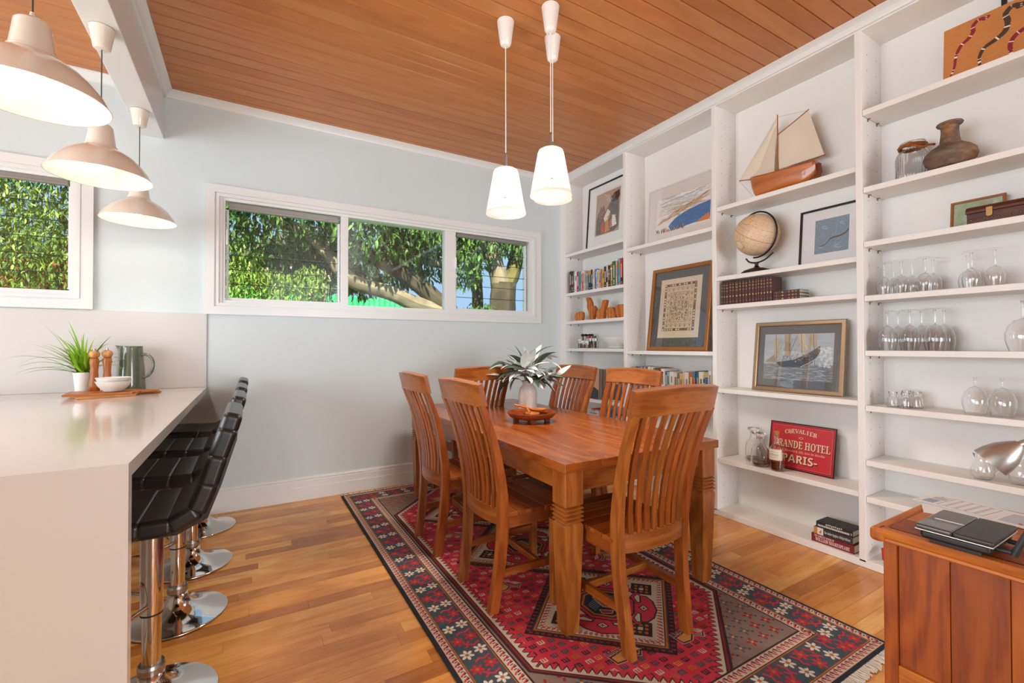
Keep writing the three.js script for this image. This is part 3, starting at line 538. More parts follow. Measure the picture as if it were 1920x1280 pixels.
{
  const A = [-4.025, -3.988, -3.948, -3.926, -3.885, -3.85, -3.805, -3.79, -3.769, -3.742, -3.718, -3.689, -3.647, -3.621, -3.592, -3.556, -3.524, -3.498, -3.483, -3.445, -3.413, -3.392, -3.366, -3.332, -3.282, -3.262, -3.241, -3.211, -3.183];
  const At = [0.243, 0.239, 0.236, 0.23, 0.22, 0.218, 0.227, 0.222, 0.218, 0.196, 0.186, 0.204, 0.209, 0.209, 0.207, 0.193, 0.195, 0.189, 0.189, 0.21, 0.222, 0.21, 0.223, 0.243, 0.239, 0.244, 0.257, 0.255];
  const col = ['#3a3836 black-and-grey', '#2a2a2c black', '#8f7c66 tan', '#e8e3dc white', '#b02a2e red', '#5d87a8 blue', '#e6b7a6 pale pink', '#a8323a crimson', '#d8c7b0 cream', '#b59a86 beige', '#7d9db0 grey-blue', '#33302e black', '#2c2a2c dark', '#d9d2c4 off-white', '#3c74b4 bright blue', '#cfc4b6 stone', '#c9bfb2 pale grey', '#b06a2a brown', '#d2a45a yellow', '#26323a dark slate', '#d8cfc2 ivory', '#1f2c30 near-black', '#b8762a mustard', '#2a6a35 green', '#d9bfa8 peach', '#2c3438 charcoal', '#7aa0be light blue', '#b8342c scarlet'];
  At.forEach((h, i) => {
    const [c, nm] = [col[i].slice(0, 7), col[i].slice(8)];
    book(`${nm} paperback, ${ORD[i]} from the left on the novel shelf`, spine(c, i + 1), A[i + 1] - A[i] - 0.001, h, rr(0.12, 0.15), [3.095 + 0.07, 1.8725, (A[i] + A[i + 1]) / 2], 'novels on the shelf under the dog print');
  });
  const Bz = [-3.039, -2.995, -2.967, -2.954, -2.927, -2.911, -2.883, -2.856, -2.848, -2.824, -2.8, -2.758, -2.732, -2.698, -2.675, -2.65, -2.607, -2.567, -2.536, -2.508, -2.497, -2.457, -2.41, -2.388, -2.373, -2.352, -2.311, -2.298, -2.267, -2.24, -2.222];
  const Bt = [0.257, 0.261, 0.259, 0.258, 0.26, 0.257, 0.26, 0.261, 0.26, 0.249, 0.255, 0.253, 0.249, 0.228, 0.223, 0.227, 0.22, 0.222, 0.22, 0.234, 0.228, 0.227, 0.236, 0.243, 0.241, 0.24, 0.243, 0.244, 0.252, 0.262];
  const cb = ['#5f5750 grey-brown', '#4d7aa8 blue', '#d8cfc0 cream', '#7a4a34 brown', '#c7a07c tan', '#4a6f96 slate-blue', '#e3ddd2 white', '#cda283 salmon', '#d6cfc4 pale', '#4b84b4 sky-blue', '#5d554c dark-brown', '#a0424c red', '#e1dacd ivory', '#3a5f86 navy', '#9fb4bc pale-blue', '#e6e1d6 white', '#dcd6c8 cream', '#6d7a66 olive', '#d8b070 yellow', '#c9cdc8 silver', '#dcd5c8 speckled', '#a86a2c ochre', '#4a7ea6 blue', '#274a55 dark-teal', '#2f5f7c teal', '#dbd2c2 cream', '#b9bdb8 grey', '#5a86b8 blue', '#d4d6d2 pale', '#e0d8c8 ivory'];
  Bt.forEach((h, i) => {
    const [c, nm] = [cb[i].slice(0, 7), cb[i].slice(8)];
    book(`${nm} book, ${ORD[i]} from the left on the shelf below the framed embroidery`, spine(c, i + 40), Math.max(0.007, Bz[i + 1] - Bz[i] - 0.001), h, rr(0.15, 0.18), [3.10 + 0.09, 0.8355, (Bz[i] + Bz[i + 1]) / 2], 'books on the shelf below the framed embroidery');
  });
  const C = [-2.158, -2.141, -2.123, -2.096, -2.071, -2.048, -2.016, -1.992, -1.968, -1.944, -1.92, -1.894, -1.875, -1.857, -1.835, -1.814, -1.792, -1.768];
  const lb = [0, 1, 2].map(() => spine('#56302c', -1));
  for (let i = 0; i < 17; i++) book(`maroon leather-bound volume, ${ORD[i]} from the left in the matching set`, lb[i % 3], C[i + 1] - C[i] - 0.0022, 0.172 - (i % 3) * 0.002, 0.12 - (i % 2) * 0.002, [3.112 + 0.062, 1.5905, (C[i] + C[i + 1]) / 2], 'matching leather-bound volumes under the globe', 'leather_book');
  ['bottom', 'middle', 'top'].forEach((w, i) => book(`maroon leather-bound volume lying flat, ${w} of the stack of three`, lb[i], 0.0205, 0.172, 0.12, [3.112 + 0.065, 1.5905 + 0.0105 + i * 0.0212, -1.765], 'leather-bound volumes lying flat', 'leather_book', [PI / 2, 0, 0]));
  // lying magazines under the records
  [['pale blue', '#9fc3d8', 0.025, -3.66, 0.20], ['white', '#e6e2da', 0.014, -3.67, 0.21], ['red', '#b5232f', 0.016, -3.60, 0.15], ['blue', '#4a86b8', 0.02, -3.42, 0.2]].reduce((y, [nm, c, w, z, l], i) => { if (i === 3) y = 0.5705; book(`${nm} book lying flat on the low shelf under the records`, spine(c, 90 + i), w, l, 0.15, [3.19, y + w / 2, z - l / 2], 'books lying flat below the records', 'book', [PI / 2, 0, 0]); return y + w + 0.0005; }, 0.5705);
  // three thick books on the bottom shelf
  const sx = 3.175;
  [['dark red thick book with white capitals on its spine, bottom of three', '#7b1f28', 200, 0.049, 0.235, 0.15, -1.29], ['charcoal thick book with a ribbon marker, middle of three on the bottom shelf', '#34363a', 201, 0.043, 0.213, 0.14, -1.30], ['black-and-white thick book on top of the bottom-shelf stack', '#26272a', 202, 0.036, 0.2, 0.135, -1.30]].reduce((y, [lab, c, m, w, l, d, z]) => { const t = book(lab, spine(c, m), w, l, d, [sx, y + w / 2, z], 'thick books stacked on the bottom shelf', 'book', [PI / 2, PI, 0]); t.rotation.set(-PI / 2, 0, 0); t.position.z = z; return y + w + 0.0005; }, 0.0455);
}
// ---------- framed pictures ----------
function picture(name, label, category, { z0, z1, y, h, xb, lean, fw, fd, frame, mat, img, draw, px = 512, glass = true, bevel = 0.003, inner }) {
  const w = z1 - z0, t = thing(name, label, category, [xb, y, (z0 + z1) / 2]);
  t.rotation.order = 'YXZ'; t.rotation.y = -PI / 2; t.rotation.x = -lean;
  const O = [-w / 2, 0, w / 2, h];
  if (frame) mesh('frame', [EX(rect(...inset(O, bevel)), fd - bevel * 2, bevel, [rect(...inset(O, fw - bevel))]).translate(0, 0, bevel), B2(-w / 2 + 0.006, w / 2 - 0.006, 0.006, h - 0.006, 0, 0.003)], frame, t);
  if (inner) mesh('slip', frameGeo(inset(O, fw - 0.001), inset(O, fw + inner[0]), 0.003, fd * 0.6), inner[1], t);
  if (mat) mesh('mount', B2(-w / 2 + fw, w / 2 - fw, fw, h - fw, 0.003, 0.006), mat, t);
  const [a, b, c2, d] = img, g = new THREE.PlaneGeometry(c2 - a, d - b).translate((a + c2) / 2, (b + d) / 2, frame ? 0.0064 : 0.0005 + (fd || 0));
  mesh('print', g, M(0xffffff, 0.6, 0, { map: canvasTex(px, Math.round(px * (d - b) / (c2 - a)), draw) }), t, { keepUV: true });
  if (glass) mesh('glazing', B2(-w / 2 + fw, w / 2 - fw, fw, h - fw, 0.0075, 0.0085), clearGlass, t);
  return t;
}
const gold = M(0xa4672c, 0.34, 0.35, { clearcoat: 0.3 }), blackWood = M(0x1c1a1a, 0.35);
picture('framed_print', 'black-framed print of a group of dogs on a tan ground', 'picture', { z0: -3.93, z1: -3.29, y: 2.3115, h: 0.735, xb: 3.27, lean: 0.075, fw: 0.017, fd: 0.016, frame: blackWood, mat: M(0xeceae8, 0.8), img: [-0.185, 0.165, 0.185, 0.625], draw: (c, w, h) => {
  c.fillStyle = '#b79b83'; c.fillRect(0, 0, w, h);
  const blob = (pts, f) => { c.fillStyle = f; c.beginPath(); pts.forEach(([x, y], i) => i ? c.lineTo(x * w, y * h) : c.moveTo(x * w, y * h)); c.closePath(); c.fill(); };
  const el = (x, y, a, b, f, r = 0) => { c.fillStyle = f; c.beginPath(); c.ellipse(x * w, y * h, a * w, b * h, r, 0, 7); c.fill(); };
  blob([[0.04, 0.95], [0.05, 0.6], [0.12, 0.45], [0.25, 0.4], [0.3, 0.55], [0.6, 0.3], [0.8, 0.22], [0.95, 0.3], [0.97, 0.9], [0.8, 0.98], [0.1, 0.98]], '#6a5f5c');
  blob([[0.14, 0.5], [0.2, 0.3], [0.26, 0.36], [0.33, 0.3], [0.4, 0.42], [0.36, 0.6], [0.2, 0.62]], '#8a5f55');
  blob([[0.6, 0.2], [0.7, 0.1], [0.95, 0.06], [0.98, 0.2], [0.9, 0.3], [0.66, 0.3]], '#2d2726');
  for (let i = 0; i < 14; i++) { c.strokeStyle = '#e8ddd2'; c.lineWidth = 5; c.beginPath(); const x = 0.4 + rnd() * 0.35, y = 0.12 + rnd() * 0.14; c.moveTo(x * w, y * h); c.lineTo((x + rr(-0.08, 0.08)) * w, (y - 0.06) * h); c.stroke(); }
  blob([[0.35, 0.62], [0.5, 0.42], [0.62, 0.5], [0.56, 0.66], [0.4, 0.72]], '#e6ddd0'); blob([[0.7, 0.6], [0.82, 0.62], [0.9, 0.85], [0.72, 0.88], [0.7, 0.75]], '#f0ece6');
  blob([[0.25, 0.96], [0.26, 0.72], [0.36, 0.68], [0.4, 0.96]], '#c8533c'); blob([[0.42, 0.97], [0.42, 0.7], [0.54, 0.66], [0.6, 0.95]], '#d88a45'); blob([[0.6, 0.9], [0.62, 0.68], [0.7, 0.7], [0.7, 0.88]], '#c4703a');
  el(0.55, 0.62, 0.05, 0.03, '#d9863e'); for (let i = 0; i < 40; i++) el(rr(0.1, 0.9), rr(0.45, 0.95), 0.012, 0.008, pick(['#2d2422', '#e9dccb', '#8c4636', '#d19a6a']));
} });
picture('framed_print', 'white-framed print of a blue bay under swirling white hills', 'picture', { z0: -3.055, z1: -2.265, y: 2.2025, h: 0.555, xb: 3.28, lean: 0.09, fw: 0.016, fd: 0.016, frame: M(0xe3ddd8, 0.4), mat: M(0xe0dad6, 0.85), img: [-0.285, 0.115, 0.285, 0.44], draw: (c, w, h) => {
  c.fillStyle = '#e9e6e2'; c.fillRect(0, 0, w, h);
  for (let i = 0; i < 170; i++) { const y = rnd() * 0.55; c.strokeStyle = pick(['#9fb6c6', '#d8cfc4', '#ffffff', '#c9a27e', '#b9c8d0']); c.lineWidth = rr(1, 4); c.beginPath(); c.moveTo(rnd() * w, y * h); c.bezierCurveTo(rnd() * w, (y - 0.1) * h, rnd() * w, (y + 0.05) * h, rnd() * w, (y - 0.12) * h); c.stroke(); }
  c.fillStyle = '#3f7cb5'; c.beginPath(); c.moveTo(0.25 * w, 0.85 * h); c.bezierCurveTo(0.4 * w, 0.55 * h, 0.7 * w, 0.5 * h, w, 0.45 * h); c.lineTo(w, 0.9 * h); c.lineTo(0.3 * w, h); c.closePath(); c.fill();
  for (let i = 0; i < 90; i++) { c.fillStyle = pick(['#2b5f9a', '#5d9ac8', '#2f6ea8']); c.globalAlpha = 0.5; c.fillRect(rr(0.35, 0.95) * w, rr(0.56, 0.9) * h, 26, 4); } c.globalAlpha = 1;
  for (let i = 0; i < 150; i++) { const t = rnd(); c.strokeStyle = pick(['#b98255', '#d4a274', '#8a5a3a', '#6f7c58', '#d8c2a4']); c.lineWidth = rr(1, 3.5); c.beginPath(); const x = t * 0.9, y = 0.72 - t * 0.45 + rr(-0.05, 0.07); c.moveTo(x * w, y * h); c.lineTo((x + 0.1) * w, (y - 0.06) * h); c.stroke(); }
  for (let i = 0; i < 90; i++) { c.fillStyle = pick(['#3d6f86', '#c5562c', '#2d3f4a', '#8fb0b8', '#d9782e']); const x = rnd() * 0.55; c.fillRect(x * w, (0.86 + rnd() * 0.12) * h, 5, 22); }
  c.fillStyle = '#d98240'; c.beginPath(); c.moveTo(0.75 * w, 0.95 * h); c.lineTo(0.98 * w, 0.76 * h); c.lineTo(w, 0.95 * h); c.fill();
} });
picture('framed_embroidery', 'gold-framed embroidery of brown figures within a checked border', 'picture', { z0: -2.965, z1: -2.325, y: 1.2385, h: 0.752, xb: 3.19, lean: 0.13, fw: 0.034, fd: 0.022, frame: gold, bevel: 0.006, mat: M(0x56524f, 0.9), img: [-0.215, 0.115, 0.215, 0.645], px: 640, draw: (c, w, h) => {
  c.fillStyle = '#d5c5aa'; c.fillRect(0, 0, w, h);
  const m = 0.11 * w, n = 9; c.fillStyle = '#7a5238'; c.fillRect(m, m, w - 2 * m, h - 2 * m - 20); c.fillStyle = '#cdb695'; c.fillRect(m + 34, m + 34, w - 2 * m - 68, h - 2 * m - 88);
  const sq = (x, y) => { c.fillStyle = pick(['#3a3330', '#d9cdb8', '#a0714e', '#e6dcc8', '#6d5a48']); c.fillRect(x, y, 20, 20); };
  for (let x = m + 7; x < w - m - 20; x += 36) { sq(x, m + 7); sq(x, h - m - 47); } for (let y = m + 7; y < h - m - 40; y += 36) { sq(m + 7, y); sq(w - m - 27, y); }
  const x0 = m + 40, x1 = w - m - 40, y0 = m + 40, y1 = h - m - 60; c.lineWidth = 4;
  for (let i = 0; i < 6; i++) for (const y of [y0 + 36, y1 - 30]) { const x = x0 + 30 + i * (x1 - x0 - 60) / 5; c.strokeStyle = '#8a5f42'; c.beginPath(); c.arc(x, y, 25, PI, 0); c.stroke(); c.fillStyle = pick(['#4a4340', '#9a6a48', '#6f7d74']); c.fillRect(x - 6, y - 10, 12, 26); }
  for (let j = 0; j < 5; j++) for (const x of [x0 + 30, x1 - 30]) { const y = y0 + 110 + j * (y1 - y0 - 200) / 4; c.strokeStyle = '#8a5f42'; c.beginPath(); c.arc(x, y, 25, PI, 0); c.stroke(); c.fillStyle = pick(['#4a4340', '#9a6a48', '#7c6a58']); c.fillRect(x - 6, y - 10, 12, 26); }
  c.strokeStyle = '#6f4a34'; c.strokeRect(x0 + 66, y0 + 80, x1 - x0 - 132, y1 - y0 - 160);
  for (let i = 0; i < 320; i++) { c.fillStyle = pick(['#a5683f', '#7c4c32', '#c39a70', '#57463c', '#8a7a66', '#b9815a', '#4e5a56']); c.fillRect(rr(x0 + 70, x1 - 90), rr(y0 + 84, y1 - 108), rr(5, 16), rr(6, 22)); }
} });
picture('framed_print', 'black-framed print of an eel swimming in blue water', 'picture', { z0: -1.675, z1: -1.285, y: 1.8065, h: 0.395, xb: 3.275, lean: 0.1, fw: 0.014, fd: 0.016, frame: blackWood, mat: M(0xe6e6e8, 0.85), img: [-0.1, 0.085, 0.1, 0.315], px: 320, draw: (c, w, h) => {
  c.fillStyle = '#7f98aa'; c.fillRect(0, 0, w, h);
  for (let i = 0; i < 500; i++) { c.fillStyle = pick(['#93adbd', '#6b8598', '#a9bfcb', '#86a0b2']); c.globalAlpha = 0.6; c.fillRect(rnd() * w, rnd() * h, rr(4, 22), rr(2, 5)); } c.globalAlpha = 1;
  for (const [x, y, r] of [[0.3, 0.25, 30], [0.8, 0.2, 22], [0.7, 0.85, 34], [0.2, 0.8, 22]]) for (let k = 0; k < 3; k++) { c.strokeStyle = '#bcd0da'; c.lineWidth = 2; c.beginPath(); c.ellipse(x * w, y * h, r - k * 8, (r - k * 8) * 0.6, 0.2, 0, 5); c.stroke(); }
  c.strokeStyle = '#5b5148'; c.lineCap = 'round'; c.lineWidth = 15; c.beginPath(); c.moveTo(0.98 * w, 0.42 * h); c.bezierCurveTo(0.85 * w, 0.62 * h, 0.6 * w, 0.55 * h, 0.48 * w, 0.6 * h); c.stroke(); c.lineWidth = 8; c.beginPath(); c.moveTo(0.48 * w, 0.6 * h); c.bezierCurveTo(0.4 * w, 0.64 * h, 0.4 * w, 0.78 * h, 0.15 * w, 0.78 * h); c.stroke();
  c.strokeStyle = '#8d8276'; c.lineWidth = 4; c.beginPath(); c.moveTo(0.98 * w, 0.4 * h); c.bezierCurveTo(0.85 * w, 0.6 * h, 0.6 * w, 0.52 * h, 0.48 * w, 0.58 * h); c.stroke();
} });
const silverGold = M(0xa58a6c, 0.3, 0.55);
picture('framed_photograph', 'bronze-framed grey photograph of a square-rigged ship in rough sea', 'picture', { z0: -1.972, z1: -1.382, y: 0.9605, h: 0.492, xb: 3.215, lean: 0.12, fw: 0.03, fd: 0.022, frame: silverGold, bevel: 0.006, mat: M(0x605d5c, 0.9), img: [-0.225, 0.085, 0.225, 0.405], px: 768, draw: (c, w, h) => {
  const st = (f, lw, ...p) => { c.strokeStyle = f; c.lineWidth = lw; c.beginPath(); p.forEach(([x, y], i) => i ? c.lineTo(x * w, y * h) : c.moveTo(x * w, y * h)); c.stroke(); };
  const po = (f, ...p) => { c.fillStyle = f; c.beginPath(); p.forEach(([x, y], i) => i ? c.lineTo(x * w, y * h) : c.moveTo(x * w, y * h)); c.closePath(); c.fill(); };
  c.fillStyle = '#a9b3ba'; c.fillRect(0, 0, w, h);
  for (let i = 0; i < 60; i++) { c.globalAlpha = 0.2; c.fillStyle = pick(['#c3c9cc', '#96a2aa']); c.beginPath(); c.ellipse(rnd() * w, rnd() * h * 0.6, rr(30, 90), rr(10, 30), 0, 0, 7); c.fill(); } c.globalAlpha = 1;
  c.fillStyle = '#77797b'; c.fillRect(0, h * 0.66, w, h * 0.34);
  for (let i = 0; i < 420; i++) { const y = 0.64 + rnd() * 0.36; c.strokeStyle = pick(['#9fa3a4', '#5b5e60', '#c8caca', '#46494b', '#8a8e90']); c.lineWidth = rr(1, 4); c.beginPath(); const x = rnd(); c.moveTo(x * w, y * h); c.quadraticCurveTo((x + 0.04) * w, (y - 0.025) * h, (x + 0.09) * w, y * h); c.stroke(); }
  po('#b6a488', [0.14, 0.1], [0.22, 0.06], [0.24, 0.5], [0.16, 0.6]); po('#a8977e', [0.3, 0.02], [0.4, 0], [0.42, 0.42], [0.33, 0.5]); po('#c6b799', [0.5, 0], [0.6, 0], [0.66, 0.35], [0.56, 0.36]); po('#b5a588', [0.64, 0], [0.76, 0], [0.78, 0.28], [0.68, 0.3]); po('#8f8270', [0.02, 0.62], [0.16, 0.45], [0.2, 0.62]);
  for (const x of [0.17, 0.37, 0.55, 0.72]) st('#4a3d33', 5, [x, 0], [x + 0.04, 0.68]);
  for (let i = 0; i < 26; i++) { const x = rr(0.05, 0.8); st('#5c534a', 1.5, [x, rr(0, 0.2)], [x + rr(-0.2, 0.2), 0.62]); }
  po('#3b3735', [0.2, 0.62], [0.46, 0.56], [0.66, 0.42], [0.82, 0.26], [0.82, 0.4], [0.72, 0.62], [0.56, 0.72], [0.26, 0.72]); st('#dedbd5', 6, [0.56, 0.71], [0.68, 0.62], [0.76, 0.54]);
  for (let i = 0; i < 90; i++) { c.fillStyle = pick(['#6a625a', '#b9b2a6', '#8a7f72', '#2c2a29']); c.fillRect(rr(0.2, 0.74) * w, rr(0.42, 0.6) * h, rr(4, 14), rr(4, 12)); }
  for (let i = 0; i < 120; i++) { c.globalAlpha = 0.35; c.fillStyle = '#e6eaec'; c.beginPath(); c.arc(rr(0.8, 0.99) * w, rr(0.3, 0.7) * h, rr(3, 16), 0, 7); c.fill(); } c.globalAlpha = 1;
} });
{ // tin hotel sign
  const t = thing('tin_sign', 'red tin hotel sign leaning behind the bottles', 'sign', [3.225, 0.4305, -1.662]);
  t.rotation.order = 'YXZ'; t.rotation.y = -PI / 2; t.rotation.x = -0.16;
  const w = 0.425, h = 0.318, tex = canvasTex(1024, 768, (c, W0, H0) => {
    c.fillStyle = '#2e1c1e'; c.fillRect(0, 0, W0, H0); c.fillStyle = '#c9303a'; c.fillRect(16, 16, W0 - 32, H0 - 32); c.strokeStyle = '#3a1a1c'; c.lineWidth = 8; c.strokeRect(34, 34, W0 - 68, H0 - 68); c.strokeStyle = '#d9a080'; c.lineWidth = 3; c.strokeRect(48, 48, W0 - 96, H0 - 96);
    const T = (s, x, y, size, maxW, sh = 6, font = 'bold ' + size + 'px serif') => { c.font = font; c.textAlign = 'center'; const m = c.measureText(s).width, k = Math.min(1, maxW / m); c.save(); c.translate(x, y); c.scale(k, 1); if (sh) { c.fillStyle = '#2a1516'; c.fillText(s, sh, sh); } c.fillStyle = '#ecd9b2'; c.fillText(s, 0, 0); c.restore(); };
    'CHEVALIER'.split('').forEach((ch, i) => T(ch, 270 + i * 56, 190 - 34 * Math.sin((i + 0.5) / 9 * PI), 92, 60, 3));
    c.fillStyle = '#ecd9b2'; c.beginPath(); c.moveTo(470, 232); c.lineTo(510, 212); c.lineTo(550, 232); c.lineTo(510, 252); c.fill(); c.fillStyle = '#2a1516'; c.beginPath(); c.moveTo(485, 232); c.lineTo(510, 220); c.lineTo(535, 232); c.lineTo(510, 244); c.fill();
    T('GRANDE HOTEL', 512, 410, 170, 890, 10); T("3 R. S'Honoré & 202, Rue de Rivolie", 512, 480, 46, 740, 0, '46px serif'); T('PARIS-', 500, 650, 180, 640, 12, 'bold 180px sans-serif');
  });
  mesh('plate', RB2(-w / 2, w / 2, 0, h, -0.002, 0.002, 0.001), M(0x2e1c1e, 0.4, 0.4), t);
  mesh('print', new THREE.PlaneGeometry(w - 0.004, h - 0.004).translate(0, h / 2, 0.0024), M(0xffffff, 0.35, 0, { map: tex }), t, { keepUV: true });
}
{ // canvas of banded snakes
  const t = picture('canvas_painting', 'orange canvas painted with red and brown banded snakes on the top shelf', 'painting', { z0: -0.905, z1: -0.40, y: 2.6505, h: 0.325, xb: 3.235, lean: 0.08, fw: 0, fd: 0.02, glass: false, img: [-0.2525, 0, 0.2525, 0.325], px: 768, draw: (c, w, h) => {
    c.fillStyle = '#c98243'; c.fillRect(0, 0, w, h);
    for (let i = 0; i < 900; i++) { c.globalAlpha = 0.35; c.strokeStyle = pick(['#b86b2a', '#d99a52', '#c07a4a', '#b98a6a', '#d48838']); c.lineWidth = rr(2, 5); const x = rnd() * w, y = rnd() * h; c.beginPath(); c.moveTo(x, y); c.lineTo(x + rr(20, 80), y - rr(2, 12)); c.stroke(); } c.globalAlpha = 1;
    const snake = (P, wd, col) => {
      const cv = new THREE.CatmullRomCurve3(P.map(([x, y]) => V(x * w, y * h, 0))), N = 120; let band = 0;
      for (let i = 0; i < N; i++) { const t0 = i / N, p = cv.getPoint(t0), q = cv.getPoint((i + 1.6) / (N + 1)), r = wd * Math.min(1, 0.25 + t0 * 1.6); band = (i % 17); c.strokeStyle = band === 3 || band === 4 || band === 7 || band === 8 ? '#efe8dc' : col; c.lineWidth = r; c.lineCap = band > 2 && band < 9 ? 'butt' : 'round'; c.beginPath(); c.moveTo(p.x, p.y); c.lineTo(q.x, q.y); c.stroke(); }
      const e = cv.getPoint(1); c.fillStyle = col; c.beginPath(); c.ellipse(e.x, e.y, wd * 0.9, wd * 0.55, -0.4, 0, 7); c.fill(); c.fillStyle = '#efe8dc'; c.fillRect(e.x - 6, e.y - 10, 12, 5); c.fillRect(e.x - 6, e.y + 5, 12, 5);
    };
    snake([[0.0, 1.0], [0.045, 0.86], [0.085, 0.7], [0.1, 0.5], [0.14, 0.36], [0.19, 0.3], [0.225, 0.22], [0.225, 0.12], [0.265, 0.06], [0.32, 0.08]], 26, '#8e1d2a');
    snake([[0.22, 1.05], [0.275, 0.88], [0.275, 0.68], [0.31, 0.56], [0.39, 0.5], [0.455, 0.42], [0.47, 0.28], [0.455, 0.16], [0.5, 0.08], [0.56, 0.12]], 34, '#4a3428');
    snake([[0.35, 1.0], [0.42, 0.95], [0.49, 0.85], [0.49, 0.66], [0.53, 0.55], [0.6, 0.5], [0.7, 0.42], [0.8, 0.3]], 30, '#8e1d2a');
  } });
  mesh('stretcher', RB2(-0.2525, 0.2525, 0, 0.325, 0.0, 0.0203, 0.002), M(0xc98243, 0.8), t);
  const b = picture('framed_print', 'dark-framed picture standing behind the snake canvas', 'picture', { z0: -0.705, z1: -0.36, y: 2.6505, h: 0.44, xb: 3.318, lean: 0.012, fw: 0.02, fd: 0.018, frame: blackWood, mat: M(0xd8d4d0, 0.8), img: [-0.1, 0.1, 0.1, 0.34], px: 64, draw: (c, w, h) => { c.fillStyle = '#c9c6c2'; c.fillRect(0, 0, w, h); } });
}
picture('framed_print', 'small wood-framed green abstract behind the carved box', 'picture', { z0: -0.897, z1: -0.69, y: 1.8835, h: 0.165, xb: 3.27, lean: 0.12, fw: 0.012, fd: 0.014, frame: M(0x9a5a2c, 0.4), img: [-0.0915, 0.012, 0.0915, 0.153], px: 192, draw: (c, w, h) => { c.fillStyle = '#9db28c'; c.fillRect(0, 0, w, h); for (let i = 0; i < 260; i++) { c.globalAlpha = 0.3; c.fillStyle = pick(['#7fa37a', '#b9c4a4', '#8fae9c', '#b59a86', '#c9c2b8', '#6f9a72']); c.beginPath(); c.arc(rnd() * w, rnd() * h, rr(4, 18), 0, 7); c.fill(); } c.globalAlpha = 1; } });
// ---------- carved box ----------
{
  const t = thing('carved_box', 'dark carved wooden box with a brass clasp and studs', 'box', [3.15, 1.8835, -0.62]);
  const wm = W(texTeak, 0x8a7462, 0.5);
  mesh('body', RB2(-0.05, 0.05, 0, 0.052, -0.17, 0.17, 0.003), wm, t, { axis: 'z' });
  mesh('lid', EX([[-0.054, 0], [0.054, 0], [0.054, 0.012], [0.04, 0.03], [0.02, 0.037], [-0.02, 0.037], [-0.04, 0.03], [-0.054, 0.012]], 0.348).translate(0, 0.0525, -0.174), wm, t, { axis: 'z' });
  mesh('clasp', [B2(-0.057, -0.0505, 0.03, 0.07, -0.1, -0.078), CY(0.011, 0.011, 0.006, -0.0545, 0.036, -0.089, 16, 0, 0, PI / 2)], brass, t);
  for (let k = 0; k < 14; k++) mesh('stud', SP(0.006, -0.051, 0.018, -0.155 + k * 0.024, 0.5, 1, 1, 8), M(0x6e5236, 0.45, 0.5), t);
}
// ---------- ribbed jar with rope, clay vase ----------
{
  const t = thing('ribbed_glass_jar', 'ribbed clear glass jar with rope tied round its neck', 'jar', [3.245, 2.2005, -1.045]);
  const outl = [[0.0, 0.001], [0.06, 0.001], [0.074, 0.008], [0.076, 0.05], [0.076, 0.13], [0.073, 0.155], [0.062, 0.178], [0.053, 0.19], [0.053, 0.214], [0.057, 0.219], [0.057, 0.226]];
  const g = LA([...outl, ...outl.slice(1).reverse().map(([a, b]) => [a - 0.004, Math.max(b, 0.007)]), [0, 0.007]], 180), p = g.getAttribute('position');
  for (let i = 0; i < p.count; i++) { const a = Math.atan2(p.getZ(i), p.getX(i)), y = p.getY(i), s = 1 + (y > 0.17 || y < 0.009 ? 0 : 0.02) * Math.cos(a * 30); p.setX(i, p.getX(i) * s); p.setZ(i, p.getZ(i) * s); }
  g.computeVertexNormals();
  mesh('jar_body', g, new THREE.MeshPhysicalMaterial({ color: 0xffffff, roughness: 0.03, transmission: 1, ior: 1.45, thickness: 0.005 }), t);
  const rope = M(0x9a5c26, 0.9), loop = (r, y) => TU(Array.from({ length: 14 }, (_, k) => [r * Math.cos(k / 14 * 2 * PI), y + 0.002 * Math.sin(k), r * Math.sin(k / 14 * 2 * PI)]), 0.0062, 60, 8, true);
  mesh('rope', [loop(0.0585, 0.2), loop(0.0585, 0.21), SP(0.016, -0.06, 0.205, 0.005, 1, 0.9, 1.2, 12), TU([[-0.062, 0.2, 0.012], [-0.075, 0.185, 0.035], [-0.078, 0.168, 0.062], [-0.07, 0.162, 0.085]], 0.0062, 20), TU([[-0.06, 0.205, -0.005], [-0.072, 0.196, -0.03], [-0.066, 0.19, -0.045]], 0.0062, 20), TU([[-0.02, 0.19, 0.06], [-0.01, 0.186, 0.085], [-0.02, 0.178, 0.1]], 0.0062, 16)], rope, t);
}
{
  const t = thing('clay_vase', 'rough brown clay flask with a flared lip beside the ribbed jar', 'vase', [3.15, 2.2005, -0.862]);
  const cl = dataTex(512, 512, (u, v) => { const n = 0.5 * vn(u * 8, v * 24, 8, 24) + 0.3 * vn(u * 20, v * 40, 20, 40) + 0.2 * vn(u * 64, v * 128, 64, 128), o = Math.max(0, vn(u * 4 + 9, v * 3, 4, 3) - 0.45) * 1.4; return [70 + 80 * n + 50 * o, 58 + 66 * n + 18 * o, 50 + 56 * n - 10 * o]; });
  mesh('flask', LA([[0, 0.001], [0.05, 0.001], [0.075, 0.012], [0.1, 0.04], [0.106, 0.062], [0.1, 0.085], [0.08, 0.106], [0.055, 0.122], [0.042, 0.135], [0.038, 0.16], [0.035, 0.195], [0.036, 0.218], [0.05, 0.228], [0.053, 0.234], [0.05, 0.239], [0.03, 0.232], [0.026, 0.2]], 56), M(0xffffff, 0.92, 0, { map: cl, bumpMap: cl, bumpScale: 0.003 }), t, { keepUV: true });
}
